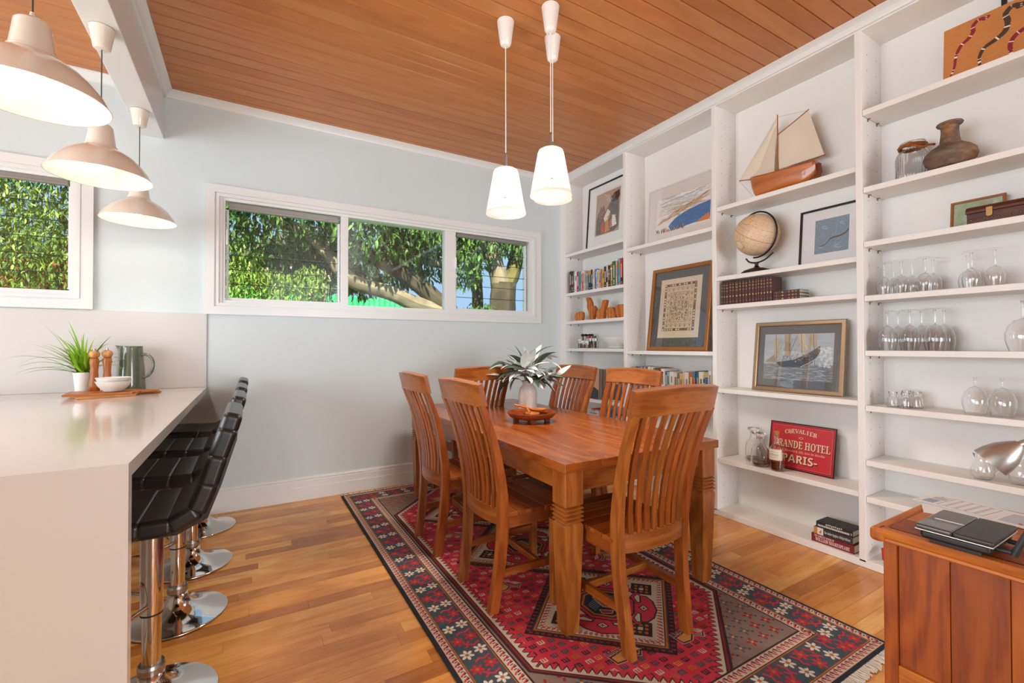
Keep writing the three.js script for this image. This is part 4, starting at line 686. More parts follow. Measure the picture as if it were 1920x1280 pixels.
// ---------- wine glasses ----------
function shell(o, w, seg) { const n = o.length; return LA([...o, ...o.slice().reverse().map(([a, b], i) => [Math.max(0, a - w), i === n - 1 ? b + w : b + (i ? w * 0.5 : 0)])], seg); }
function wineGlass(h, rb, rf, stem, k = 0.78) { // bowl height fraction from the stem
  const bh = h - stem - 0.003;
  return { bowl: shell([[0, stem], [rb * 0.45, stem + bh * 0.06], [rb * 0.8, stem + bh * 0.22], [rb, stem + bh * 0.48], [rb * 0.97, stem + bh * 0.7], [rb * k, h]], 0.0014, 40), stem: LA([[0.008, 0.006], [0.0042, 0.018], [0.0035, stem * 0.5], [0.0038, stem - 0.01], [0.0055, stem]], 16), foot: LA([[0, 0.001], [rf, 0.001], [rf, 0.0025], [rf * 0.5, 0.004], [0.008, 0.007]], 40) };
}
const wg = new THREE.MeshPhysicalMaterial({ color: 0xffffff, roughness: 0.0, transmission: 1, ior: 1.5, thickness: 0.003 });
function glassAt(type, label, x, y, z, group) {
  const t = thing('wine_glass', label, 'wine glass', [x, y + type.h, z], 0, group), q = wineGlass(type.h, type.rb, type.rf, type.stem, type.k); t.rotation.x = PI;
  mesh('bowl', q.bowl, wg, t); mesh('stem', q.stem, wg, t); mesh('foot', q.foot, clearGlass, t);
}
{
  const small = { h: 0.186, rb: 0.037, rf: 0.034, stem: 0.085, k: 0.82 }, big = { h: 0.225, rb: 0.046, rf: 0.036, stem: 0.085, k: 0.8 }, gob = { h: 0.19, rb: 0.05, rf: 0.036, stem: 0.05, k: 0.75 }, balloon = { h: 0.245, rb: 0.06, rf: 0.042, stem: 0.09, k: 0.75 };
  const A = [[3.135, -1.145], [3.215, -1.13], [3.135, -1.065], [3.215, -1.045], [3.135, -0.965], [3.215, -0.955]];
  A.forEach(([x, z], i) => glassAt(small, `${['front', 'back'][i % 2]}-row wine glass, ${ORD[i >> 1]} from left in the cluster on the upper glass shelf`, x, 1.5705, z, 'wine glasses on the upper glass shelf'));
  [[3.225, -0.82, 'back left'], [3.14, -0.785, 'front left'], [3.15, -0.705, 'right']].forEach(([x, z, n]) => glassAt(small, `${n} wine glass of the three at the right of the upper glass shelf`, x, 1.5705, z, 'wine glasses on the upper glass shelf'));
  [[3.13, -1.13], [3.225, -1.115], [3.13, -1.03], [3.225, -1.01], [3.13, -0.925], [3.225, -0.915]].forEach(([x, z], i) => glassAt(big, `large ${['front', 'back'][i % 2]}-row wine glass, ${ORD[i >> 1]} from left on the middle glass shelf`, x, 1.2535, z, 'large wine glasses on the middle glass shelf'));
  glassAt(balloon, 'balloon wine glass alone at the right edge of the middle glass shelf', 3.13, 1.2535, -0.612, 'large wine glasses on the middle glass shelf');
  glassAt(gob, 'short-stemmed goblet on the lower glass shelf, left of two', 3.17, 0.9355, -0.785, 'goblets on the lower glass shelf'); glassAt(gob, 'short-stemmed goblet on the lower glass shelf, right of two', 3.17, 0.9355, -0.69, 'goblets on the lower glass shelf');
  [[3.15, -1.115, 0.026, 'left'], [3.2, -1.07, 0.027, 'rear'], [3.14, -1.055, 0.024, 'front'], [3.19, -1.02, 0.024, 'right']].forEach(([x, z, r, n], i) => { const h = 0.085 + (i % 2) * 0.006, o = mesh('spice_bottle', shell([[0, 0.001], [r, 0.001], [r + 0.001, 0.006], [r, h * 0.55], [r * 0.62, h * 0.68], [r * 0.6, h * 0.78], [r * 0.78, h * 0.86], [r * 0.76, h]], 0.002, 28), wg); o.position.set(x, 0.9355, z); tag(o, `small empty glass bottle, ${n} one of the four huddled on the lower glass shelf`, 'bottle', 'small glass bottles'); });
  [[3.14, -0.755, 'left'], [3.17, -0.63, 'right']].forEach(([x, z, n]) => { const t = thing('glass_jug', `clear glass jug behind the desk lamp, ${n} of two`, 'jug', [x, 0.6205, z], 0, 'glass jugs behind the desk lamp'); mesh('jug_body', shell([[0, 0.002], [0.03, 0.002], [0.042, 0.02], [0.045, 0.05], [0.036, 0.08], [0.026, 0.1], [0.034, 0.125]], 0.002, 32), wg, t); mesh('handle', TU([[0, 0.1, 0.028], [0, 0.105, 0.055], [0, 0.07, 0.066], [0, 0.035, 0.043]], 0.004, 20), wg, t); });
}
// ---------- decanters and labelled bottle ----------
{
  const liquor = new THREE.MeshPhysicalMaterial({ color: 0xb87a3c, roughness: 0.05, transmission: 0.8, thickness: 0 });
  [['decanter with a wide flat stopper rim, in front of the other', 3.15, -1.885, 0.0], ['taller decanter standing behind the wide-rimmed one, left of the sign', 3.24, -1.985, 0.012]].forEach(([l, x, z, e]) => {
    const t = thing('decanter', 'clear glass ' + l, 'decanter', [x, 0.4305, z], 0, 'glass decanters by the hotel sign');
    mesh('decanter_body', shell([[0, 0.004], [0.04, 0.002], [0.056, 0.002], [0.06, 0.02], [0.058, 0.09 + e], [0.052, 0.118 + e], [0.034, 0.14 + e], [0.024, 0.16 + e], [0.022, 0.19 + e], [0.026, 0.205 + e]], 0.004, 40), wg, t);
    mesh('stopper', LA([[0, 0.19 + e], [0.02, 0.19 + e], [0.024, 0.21 + e], [0.04, 0.218 + e], [0.042, 0.228 + e], [0.036, 0.236 + e], [0, 0.238 + e]], 36), wg, t);
    mesh('dregs', CY(0.0535, 0.05, 0.02, 0, 0.018, 0, 32), new THREE.MeshPhysicalMaterial({ color: 0xcfa97a, roughness: 0.05, transmission: 0.85, thickness: 0 }), t);
  });
  const t = thing('labelled_bottle', 'corked round bottle with a cream label and amber liquor', 'bottle', [3.13, 0.4305, -1.755]);
  mesh('bottle_glass', shell([[0, 0.001], [0.04, 0.001], [0.046, 0.01], [0.046, 0.13], [0.04, 0.158], [0.024, 0.178], [0.0165, 0.19], [0.016, 0.235], [0.019, 0.24]], 0.0022, 40), wg, t);
  mesh('liquor', CY(0.0425, 0.040, 0.052, 0, 0.036, 0, 36), liquor, t);
  mesh('cork', CY(0.0165, 0.0155, 0.03, 0, 0.25, 0, 18), M(0xb57f45, 0.8), t);
  const lab = canvasTex(256, 200, (c, w, h) => { c.fillStyle = '#e9e3d3'; c.fillRect(0, 0, w, h); c.strokeStyle = '#9a9684'; c.lineWidth = 3; c.strokeRect(10, 10, w - 20, h - 20); c.fillStyle = '#8a8674'; for (const y of [50, 90, 120, 150]) for (let k = 0; k < 9; k++) c.fillRect(40 + k * 19, y + 4 * Math.sin(k), 13, y === 90 ? 16 : 8); });
  mesh('label', new THREE.CylinderGeometry(0.0468, 0.0468, 0.075, 30, 1, true, PI * 1.03, PI * 0.85).translate(0, 0.112, 0), M(0xffffff, 0.8, 0, { map: lab, side: THREE.DoubleSide }), t, { keepUV: true });
}
// ---------- globe ----------
{
  const t = thing('desk_globe', 'antique-style cream globe on a dark metal stand', 'globe', [3.175, 1.8065, -1.915]);
  const tex = canvasTex(1024, 512, (c, w, h) => {
    c.fillStyle = '#d9bd9c'; c.fillRect(0, 0, w, h);
    for (let i = 0; i < 300; i++) { c.globalAlpha = 0.08; c.fillStyle = pick(['#c9a27e', '#e8d6b4', '#d7a88a']); c.beginPath(); c.arc(rnd() * w, rnd() * h, rr(20, 70), 0, 7); c.fill(); } c.globalAlpha = 1;
    c.strokeStyle = '#a98a68'; c.lineWidth = 1.2; for (let k = 0; k < 24; k++) { c.beginPath(); c.moveTo(k * w / 24, 0); c.lineTo(k * w / 24, h); c.stroke(); } for (let k = 1; k < 12; k++) { c.beginPath(); c.moveTo(0, k * h / 12); c.lineTo(w, k * h / 12); c.stroke(); }
    const land = (cx, cy, rx, ry) => { c.beginPath(); for (let k = 0; k <= 22; k++) { const a = k / 22 * 2 * PI, r = 0.7 + 0.5 * rnd(); const x = cx + rx * r * Math.cos(a), y = cy + ry * r * Math.sin(a); k ? c.lineTo(x, y) : c.moveTo(x, y); } c.closePath(); c.fillStyle = pick(['#e0cfa2', '#d8b98c', '#cdb890']); c.fill(); c.strokeStyle = '#8a6a48'; c.lineWidth = 2.5; c.stroke(); };
    for (const [x, y, a, b] of [[160, 160, 80, 60], [230, 330, 45, 80], [500, 280, 60, 90], [520, 130, 50, 40], [690, 150, 120, 60], [820, 350, 55, 36], [640, 210, 40, 30], [512, 490, 400, 20], [340, 60, 40, 24]]) land(x, y, a, b);
    c.fillStyle = '#7a5f46'; for (let i = 0; i < 420; i++) c.fillRect(rnd() * w, rnd() * h, rr(4, 18), 1.6);
    c.strokeStyle = '#96704c'; c.lineWidth = 3; c.beginPath(); c.moveTo(0, h / 2); c.lineTo(w, h / 2); c.stroke();
  });
  const gl = mesh('sphere', new THREE.SphereGeometry(0.15, 56, 40), M(0xffffff, 0.45, 0, { map: tex }), t, { keepUV: true }); gl.position.set(0, 0.278, 0); gl.rotation.set(0.25, 1.2, 0.4);
  const ring = []; for (let k = 0; k <= 30; k++) { const a = -0.62 * PI + k / 30 * 1.2 * PI; ring.push([-0.5 * 0.162 * Math.cos(a) * 0.35, 0.278 + 0.162 * Math.sin(a + 0.2), 0.162 * Math.cos(a + 0.2)]); }
  mesh('meridian_ring', TU(ring, 0.006, 60, 8), darkMetal, t);
  mesh('stand', [TU([[0.0, 0.118, -0.08], [0, 0.09, -0.055], [0, 0.077, 0], [0, 0.09, 0.06], [0, 0.13, 0.12]], 0.006, 30), LA([[0, 0], [0.1, 0], [0.102, 0.008], [0.085, 0.022], [0.05, 0.034], [0.022, 0.042], [0.012, 0.055], [0.012, 0.068], [0.018, 0.074], [0, 0.08]], 44)], M(0x4a3a30, 0.35, 0.7), t);
}
// ---------- model sailing boat ----------
{
  const t = thing('model_boat', 'wooden model sailing boat with cream sails on the upper shelf', 'model boat', [3.2, 2.3365, -1.76]);
  const N = 22, Mx = 10, pos = [], idx = [], Y0 = 0.02;
  for (let i = 0; i <= N; i++) {
    const u = i / N, z = -0.21 + 0.45 * u, beam = 0.052 * Math.pow(Math.sin(PI * Math.min(1, 0.08 + u * 0.78)), 0.65), top = 0.135 + 0.045 * Math.pow(1 - u, 2.2) + 0.012 * u, keel = Y0 + (u < 0.14 ? 0.06 * Math.pow((0.14 - u) / 0.14, 1.6) : 0) + (u > 0.8 ? 0.05 * Math.pow((u - 0.8) / 0.2, 1.5) : 0);
    for (let j = 0; j <= Mx; j++) { const s = j / Mx * 2 - 1, a = Math.abs(s), y = keel + (top - keel) * Math.pow(a, 1.7); pos.push(Math.sign(s) * (u < 0.01 ? 0.004 : beam) * Math.pow(a, 0.55), y, z + (u < 0.1 ? (a - 1) * -0.02 * (1 - u * 10) : 0)); }
  }
  for (let i = 0; i < N; i++) for (let j = 0; j < Mx; j++) { const a = i * (Mx + 1) + j, b = a + Mx + 1; idx.push(a, a + 1, b, b, a + 1, b + 1); }
  const c0 = pos.length / 3; for (let i = 0; i <= N; i++) { const q = i * (Mx + 1) * 3; pos.push(pos[q], pos[q + 1] - 0.012, pos[q + 2], pos[q + Mx * 3], pos[q + Mx * 3 + 1] - 0.012, pos[q + Mx * 3 + 2]); } for (let i = 0; i < N; i++) { const a = c0 + i * 2; idx.push(a, a + 2, a + 1, a + 1, a + 2, a + 3); }
  const e = N * (Mx + 1); for (let j = 1; j < Mx; j++) idx.push(e, e + j, e + j + 1);
  const g = new THREE.BufferGeometry(); g.setAttribute('position', new THREE.Float32BufferAttribute(pos, 3)); g.setIndex(idx); g.computeVertexNormals();
  const hullM = W(texPine, 0xffd8a8, 0.3, { clearcoat: 0.5, side: THREE.DoubleSide }), spar = W(texOlive, 0xd8a878, 0.5);
  mesh('hull', g, hullM, t, { axis: 'z' });
  mesh('rubbing_strake', [-1, 1].map((s) => TU([0, 2, 5, 9, 13, 17, 20, 22].map((i) => { const q = (i * (Mx + 1) + (s > 0 ? Mx : 0)) * 3; return [pos[q], pos[q + 1], pos[q + 2]]; }), 0.003, 40, 6)), spar, t);
  mesh('keel', B2(-0.004, 0.004, 0.008, 0.03, -0.16, 0.2), spar, t);
  mesh('rudder', EX([[0.215, 0.05], [0.25, 0.05], [0.27, 0.09], [0.262, 0.15], [0.235, 0.155], [0.232, 0.1]], 0.008).rotateY(-PI / 2).translate(0.004, -0.02, 0), W(texTeak, 0xb98a60, 0.5), t);
  mesh('mast', CY(0.0035, 0.005, 0.44, 0, 0.345, -0.012, 12), spar, t);
  mesh('bowsprit', TU([[0, 0.155, -0.15], [0, 0.175, -0.22], [0, 0.192, -0.3]], 0.0038, 8, 8), spar, t);
  mesh('gaff', TU([[0, 0.425, -0.01], [0.004, 0.468, 0.09], [0.008, 0.515, 0.19]], 0.0034, 8, 8), spar, t);
  mesh('boom', TU([[0, 0.168, -0.01], [0.006, 0.172, 0.14], [0.01, 0.178, 0.285]], 0.0034, 8, 8), spar, t);
  mesh('cradle', [B2(-0.045, 0.045, 0.0, 0.028, -0.1, -0.09), B2(-0.045, 0.045, 0, 0.028, 0.08, 0.09)], spar, t);
  mesh('deck_post', [-0.05, 0.0, 0.05, 0.1, 0.15].flatMap((z) => [-1, 1].map((s) => CY(0.0015, 0.0015, 0.03, s * 0.04, 0.15, z, 6))), spar, t);
  const cloth = M(0xe3d6c3, 0.9, 0, { side: THREE.DoubleSide });
  const sail = (A, B1, C, D, bulge) => { const n = 8, p = [], id = [], uv = []; for (let i = 0; i <= n; i++) for (let j = 0; j <= n; j++) { const u = i / n, v = j / n, q = [0, 1, 2].map((k) => (A[k] * (1 - u) + B1[k] * u) * (1 - v) + (D[k] * (1 - u) + C[k] * u) * v); q[0] -= bulge * Math.sin(PI * u) * Math.sin(PI * v); p.push(...q); uv.push(u, v); } for (let i = 0; i < n; i++) for (let j = 0; j < n; j++) { const a = i * (n + 1) + j; id.push(a, a + 1, a + n + 1, a + 1, a + n + 2, a + n + 1); } const s = new THREE.BufferGeometry(); s.setAttribute('position', new THREE.Float32BufferAttribute(p, 3)); s.setAttribute('uv', new THREE.Float32BufferAttribute(uv, 2)); s.setIndex(id); s.computeVertexNormals(); return s; };
  mesh('mainsail', sail([0, 0.18, -0.006], [0, 0.42, -0.006], [0.008, 0.51, 0.186], [0.01, 0.182, 0.278], 0.022), cloth, t);
  mesh('jib', sail([0, 0.19, -0.295], [0, 0.54, -0.016], [0, 0.53, -0.018], [0.004, 0.215, -0.1], 0.014), cloth, t);
  mesh('staysail', sail([0.003, 0.18, -0.2], [0, 0.5, -0.018], [0, 0.49, -0.017], [0.004, 0.175, -0.04], 0.012), M(0xd8cbb8, 0.9, 0, { side: THREE.DoubleSide }), t);
  mesh('rigging', [[[0, 0.55, -0.012], [0.008, 0.51, 0.186]], [[0, 0.19, -0.298], [0, 0.55, -0.012]], [[0, 0.188, -0.298], [0, 0.05, -0.195]], [[0.045, 0.15, 0.02], [0, 0.45, -0.012]], [[-0.045, 0.15, 0.02], [0, 0.45, -0.012]]].map((l) => TU(l, 0.0007, 2, 5)), M(0x8a7a66, 0.8), t);
}
// ---------- carved animals ----------
{
  const wm = W(texOlive, 0xffd08c, 0.55);
  const figs = [
    ['small crouching carved wooden animal at the left of the shelf', -3.89, [[-0.055, 0.01], [-0.04, 0.0], [-0.028, 0.028], [-0.012, 0.0], [0.04, 0.0], [0.052, 0.03], [0.05, 0.075], [0.02, 0.085], [-0.03, 0.08], [-0.062, 0.055]]],
    ['carved wooden bird stretching its neck straight up', -3.69, [[-0.01, 0.0], [0.03, 0.0], [0.035, 0.03], [0.06, 0.06], [0.065, 0.1], [0.04, 0.13], [0.0, 0.14], [-0.005, 0.175], [-0.035, 0.225], [-0.07, 0.225], [-0.05, 0.17], [-0.055, 0.13], [-0.035, 0.09], [-0.02, 0.04]]],
    ['carved wooden bird with its neck leaning to the right', -3.535, [[-0.04, 0.0], [0.03, 0.0], [0.04, 0.06], [0.05, 0.1], [0.075, 0.175], [0.03, 0.175], [0.005, 0.1], [-0.03, 0.09], [-0.06, 0.06], [-0.06, 0.02]]],
    ['carved wooden elephant second from the right on its shelf', -3.39, [[-0.03, 0.0], [-0.005, 0.0], [0.0, 0.035], [0.02, 0.0], [0.06, 0.0], [0.05, 0.055], [0.02, 0.095], [-0.03, 0.098], [-0.055, 0.075], [-0.052, 0.04]]],
    ['carved wooden elephant beside the shelf upright at the right', -3.255, [[-0.03, 0.0], [0.0, 0.0], [0.005, 0.035], [0.025, 0.0], [0.072, 0.0], [0.055, 0.06], [0.03, 0.11], [-0.03, 0.115], [-0.062, 0.09], [-0.058, 0.05]]]];
  for (const [l, z, pts] of figs) { const s = new THREE.Shape(); const cv = new THREE.CatmullRomCurve3(pts.map(([a, b]) => V(a, b, 0)), true, 'catmullrom', 0.25).getPoints(60); cv.forEach((p, i) => i ? s.lineTo(p.x, Math.max(0, p.y)) : s.moveTo(p.x, Math.max(0, p.y))); const m = mesh('carved_animal', EX(s, 0.03, 0.008, [], 3).translate(0, 0.008, -0.015).rotateY(-PI / 2), wm, scene, { axis: 'y' }); m.position.set(3.145, 1.5585, z); tag(m, l, 'figurine', 'carved wooden animals'); }
}
// ---------- spice jars, wire holder, white bowl ----------
{
  const jar = (l, x, z, r, h, cap, fill) => { const t = thing('spice_jar', l, 'jar', [x, 1.2585, z], 0, 'spice jars'); mesh('jar_glass', CY(r, r, h, 0, h / 2 + 0.001, 0, 20), wg, t); mesh('spice', CY(r * 0.93, r * 0.93, h * 0.7, 0, h * 0.36 + 0.001, 0, 20), M(fill, 0.9), t); mesh('cap', CY(r * 1.02, r * 1.02, 0.022, 0, h + 0.013, 0, 20), cap, t); };
  const red = M(0xc02a33, 0.4), gr = M(0x27452f, 0.4), wh = M(0xe8e4de, 0.4);
  jar('spice jar with a red cap', 3.16, -3.765, 0.024, 0.105, red, 0xa88a6a); jar('spice jar with a dark green cap', 3.14, -3.655, 0.024, 0.105, gr, 0x6e4426);
  jar('short white-capped spice jar at the far left', 3.13, -3.875, 0.022, 0.075, wh, 0x8a8478); jar('short white-capped spice jar in front of the red-capped one', 3.115, -3.79, 0.02, 0.06, wh, 0x9a7a5c); jar('short white-capped spice jar next to the green-capped one', 3.11, -3.735, 0.018, 0.055, wh, 0xa08468);
  const w = thing('wire_holder', 'black wire flower holder behind the spice jars', 'holder', [3.22, 1.2625, -3.86]), gs = []; for (let k = 0; k < 9; k++) { const a = k / 9 * 2 * PI; gs.push(TU([[0.03 * Math.cos(a), 0, 0.045 * Math.sin(a)], [0.04 * Math.cos(a), 0.08, 0.06 * Math.sin(a)], [0.045 * Math.cos(a), 0.135, 0.075 * Math.sin(a)]], 0.0035, 10, 6), SP(0.014, 0.045 * Math.cos(a), 0.14, 0.07 * Math.sin(a), 1, 1, 1, 8)); } mesh('wire_cage', gs, black, w);
  const b = thing('serving_bowl', 'wide white oval bowl on a low foot beside the spice jars', 'bowl', [3.2, 1.2585, -3.375]); mesh('bowl_body', LA([[0, 0.03], [0.1, 0.034], [0.17, 0.075], [0.2, 0.108], [0.203, 0.11], [0.2, 0.106], [0.165, 0.062], [0.09, 0.022], [0, 0.02]], 48).scale(0.55, 1, 1), white, b); mesh('foot', LA([[0, 0.001], [0.11, 0.001], [0.11, 0.024], [0, 0.024]], 40).scale(0.55, 1, 1), white, b);
}
// ---------- record sleeves ----------
{
  const lp = canvasTex(256, 256, (c, w, h) => { c.fillStyle = '#cf9f86'; c.fillRect(0, 0, w, h); c.fillStyle = '#3b3d42'; c.beginPath(); c.moveTo(40, h); c.lineTo(60, 150); c.bezierCurveTo(90, 70, 170, 80, 190, 150); c.lineTo(256, 180); c.lineTo(256, 256); c.fill(); c.fillStyle = '#c99676'; c.beginPath(); c.ellipse(128, 110, 40, 52, 0, 0, 7); c.fill(); c.fillStyle = '#e8d8c8'; c.fillRect(10, 10, 110, 16); });
  const lp2 = canvasTex(256, 256, (c, w, h) => { c.fillStyle = '#d7b39c'; c.fillRect(0, 0, w, h); c.fillStyle = '#2a2622'; for (let i = 0; i < 16; i++) c.fillRect(rnd() * w, 20 + rnd() * 70, rr(8, 40), rr(8, 30)); c.fillStyle = '#5a4a42'; c.fillRect(30, 110, 190, 130); });
  for (const [pk, z, n, map, nm] of [[0, -3.70, 9, lp, 'left'], [1, -3.30, 8, lp2, 'right']]) for (let i = 0; i < n; i++) {
    const m = M(pick([0xbdb6ac, 0x8f8a86, 0xd0c6ba, 0x6e6a6a, 0xc9b4a4, 0xa6a09c]), 0.5), wz = 0.312 / (pk ? 1.15 : 1);
    const t = thing('record_sleeve', `record sleeve, ${ORD[i]} from the front in the ${nm} pack under the white bowl`, 'record', [3.105 + i * 0.0115, 0.7325, z + rr(-0.006, 0.006)], 0, 'record sleeves standing under the white bowl');
    t.rotation.z = -0.035; mesh('sleeve', RB2(-0.002, 0.002, 0, 0.312, -wz / 2, wz / 2, 0.001), m, t);
    if (!i) mesh('print', new THREE.PlaneGeometry(wz - 0.004, 0.308).rotateY(-PI / 2).translate(-0.0024, 0.156, 0), M(0xffffff, 0.3, 0, { map }), t, { keepUV: true });
  }
}
// ---------- folders in the low compartment ----------
{
  const f = (l, z, w, h, c, lab) => { const t = thing('file_box', l, 'folder', [3.19, 0.0455, z], 0, 'files in the low compartment'); mesh('case', RB2(-0.09, 0.09, 0, h, -w / 2, w / 2, 0.002), M(c, 0.6), t); if (lab) mesh('label', B2(-0.0915, -0.0895, h * 0.55, h * 0.7, -w * 0.3, w * 0.3), M(0x3c3a34, 0.6), t); };
  f('beige file box with a small dark label beside the upright', -2.245, 0.05, 0.31, 0xbfae9a, true); f('thin blue folder in the low compartment', -2.283, 0.014, 0.32, 0x4f7698); f('pale grey file box left of the blue folder', -2.335, 0.07, 0.32, 0xd2cbc4); f('white file box at the left of the low compartment', -2.46, 0.12, 0.3, 0xdad5d0);
  const t = thing('pineapple_paddle', 'orange paddle dotted with yellow-green hanging before the white file box', 'paddle', [3.091, 0.135, -2.395]); mesh('face', SP(0.06, 0, 0.09, 0, 0.1, 1.35, 0.8, 20), M(0xd99a3c, 0.6), t); const dots = []; for (let k = 0; k < 24; k++) dots.push(SP(0.004, -0.006, 0.05 + Math.floor(k / 4) * 0.017, -0.03 + (k % 4) * 0.018, 0.5, 1, 1, 6)); for (const d of dots) mesh('dot', d, M(0xb9d23a, 0.6), t); mesh('handle', TU([[0, 0.16, -0.015], [-0.002, 0.2, -0.012], [0, 0.225, 0.012], [0, 0.2, 0.03]], 0.006, 20), black, t);
  const r = thing('red_folder', 'red folded card on the floor of the bookcase beside the desk', 'folder', [3.15, 0.0655, -1.1]); mesh('card', [B(0.1, 0.002, 0.14, 0, 0.03, 0, 0, 0.4, 0.35), B(0.1, 0.002, 0.14, 0.02, 0.0145, 0, 0, 0.2, -0.25)], M(0xc0202c, 0.5), r);
}
// book print: one atlas of spines
{
  const tex = canvasTex(1024, 1024, (c) => {
    spineDefs.forEach(([base, m], i) => {
      const x = (i % 32) * CELLW, y = Math.floor(i / 32) * CELLH; c.fillStyle = base; c.fillRect(x, y, CELLW, CELLH);
      const text = (s, px, col, yy, font = 'sans-serif', max = 236) => { c.save(); c.translate(x + CELLW / 2, y + yy); c.rotate(PI / 2); c.fillStyle = col; c.font = 'bold ' + px + 'px ' + font; c.textAlign = 'center'; c.textBaseline = 'middle'; const k = Math.min(1, max / c.measureText(s).width); c.scale(k, 1); c.fillText(s, 0, 0); c.restore(); };
      if (m === -1) { c.fillStyle = '#c99a5a'; for (const yy of [30, 36, 60, 64, 68, 96, 100, 220]) c.fillRect(x + 8, y + yy, 16, 3); c.beginPath(); c.arc(x + 16, y + 162, 8, 0, 7); c.fill(); c.fillStyle = '#1a0d0d'; c.fillRect(x, y, 5, CELLH); c.fillRect(x + 27, y, 5, CELLH); return; }
      if (m === 200) { c.save(); c.translate(x + 8, y + 128); c.rotate(-PI / 2); c.restore(); }
      if (m >= 200) {
        const up = (s, px, col, xo, font, max = 220, yy = 128) => { c.save(); c.translate(x + xo, y + yy); c.rotate(PI / 2); c.fillStyle = col; c.font = 'bold ' + px + 'px ' + font; c.textAlign = 'center'; c.textBaseline = 'middle'; c.scale(Math.min(1, max / c.measureText(s).width), 1); c.fillText(s, 0, 0); c.restore(); };
        if (m === 200) { up('THE COMPLETE WORKS OF', 9, '#e8dccb', 24, 'serif', 120, 80); up('WILLIAM SHAKESPEARE', 16, '#efe6d8', 12, 'serif', 220); }
        if (m === 201) { c.fillStyle = '#c88a48'; c.fillRect(x, y, 32, 26); c.fillStyle = '#e9e2d4'; c.fillRect(x, y + 26, 32, 40); c.fillStyle = '#b5722e'; c.beginPath(); c.moveTo(x + 10, y + 36); c.lineTo(x + 24, y + 56); c.lineTo(x + 8, y + 52); c.fill(); up('The Amber Spyglass  Philip Pullman', 12, '#e6dfd2', 16, 'serif', 168, 156); }
        if (m === 202) { c.fillStyle = '#e0dbd2'; for (let k = 0; k < 9; k++) c.fillRect(x + 20 + (k % 3), y + 70 + k * 13, 7, 8); up('H', 13, '#ece6dc', 14, 'serif', 30, 244); c.fillStyle = '#e8e2d8'; for (let k = 0; k < 22; k++) c.fillRect(x + 8, y + 14 + k * 10, 9, 7); }
        return;
      }
      const lum = parseInt(base.slice(1, 3), 16) + parseInt(base.slice(3, 5), 16) + parseInt(base.slice(5, 7), 16), ink = lum > 380 ? '#3a3532' : '#e9e0d2';
      const s0 = seed; seed = (m * 7919 + 13) >>> 0; rnd(); rnd();
      if (rnd() < 0.5) { c.fillStyle = pick(['#c9a24a', '#e5dccb', '#a83232', '#2f5a7c', '#dd8a3a', '#24282c']); c.fillRect(x, y + Math.floor(rr(0, 200)), CELLW, rr(14, 60)); }
      c.fillStyle = ink; const a0 = rr(30, 70), n = Math.floor(rr(6, 14)), big = rr(7, 14); for (let k = 0; k < n; k++) c.fillRect(x + 16 - big / 2, y + a0 + k * 10, big, 7);
      c.fillRect(x + 11, y + 226, 10, 8); if (rnd() < 0.4) { c.fillStyle = pick(['#d0b070', '#b83a34', ink]); for (let k = 0; k < 5; k++) c.fillRect(x + 12, y + 190 + k * 6, 8, 4); }
      seed = s0;
    });
  });
  bookMat = M(0xffffff, 0.5, 0, { map: tex });
  for (const [t, a, b] of bookQueue) { mesh('cover', a, bookMat, t, { keepUV: true }); mesh('page_block', b, paper, t); }
}
// ---------- vase of leaves, wooden tray and scoops ----------
function blade(len, w, bend, fold = 0.15, n = 7) { // a leaf along +z, tip at z = len, drooping by bend
  const p = [], id = [], uv = []; 
  for (let i = 0; i <= n; i++) { const t = i / n, ww = w * Math.pow(Math.sin(PI * Math.pow(0.04 + 0.96 * t, 0.8)), 0.8) * 0.5 + 0.0004, a = bend * t, y = -len * bend * t * t * 0.5, z = len * (t - bend * bend * t * t * t / 6); for (const s of [-1, 0, 1]) { p.push(s * ww, y + Math.abs(s) * ww * fold, z); uv.push(s * 0.5 + 0.5, t); } }
  for (let i = 0; i < n; i++) for (const j of [0, 1]) { const a = i * 3 + j; id.push(a, a + 3, a + 1, a + 1, a + 3, a + 4); }
  const g = new THREE.BufferGeometry(); g.setAttribute('position', new THREE.Float32BufferAttribute(p, 3)); g.setAttribute('uv', new THREE.Float32BufferAttribute(uv, 2)); g.setIndex(id); g.computeVertexNormals(); return g;
}
const TY = 0.7722;
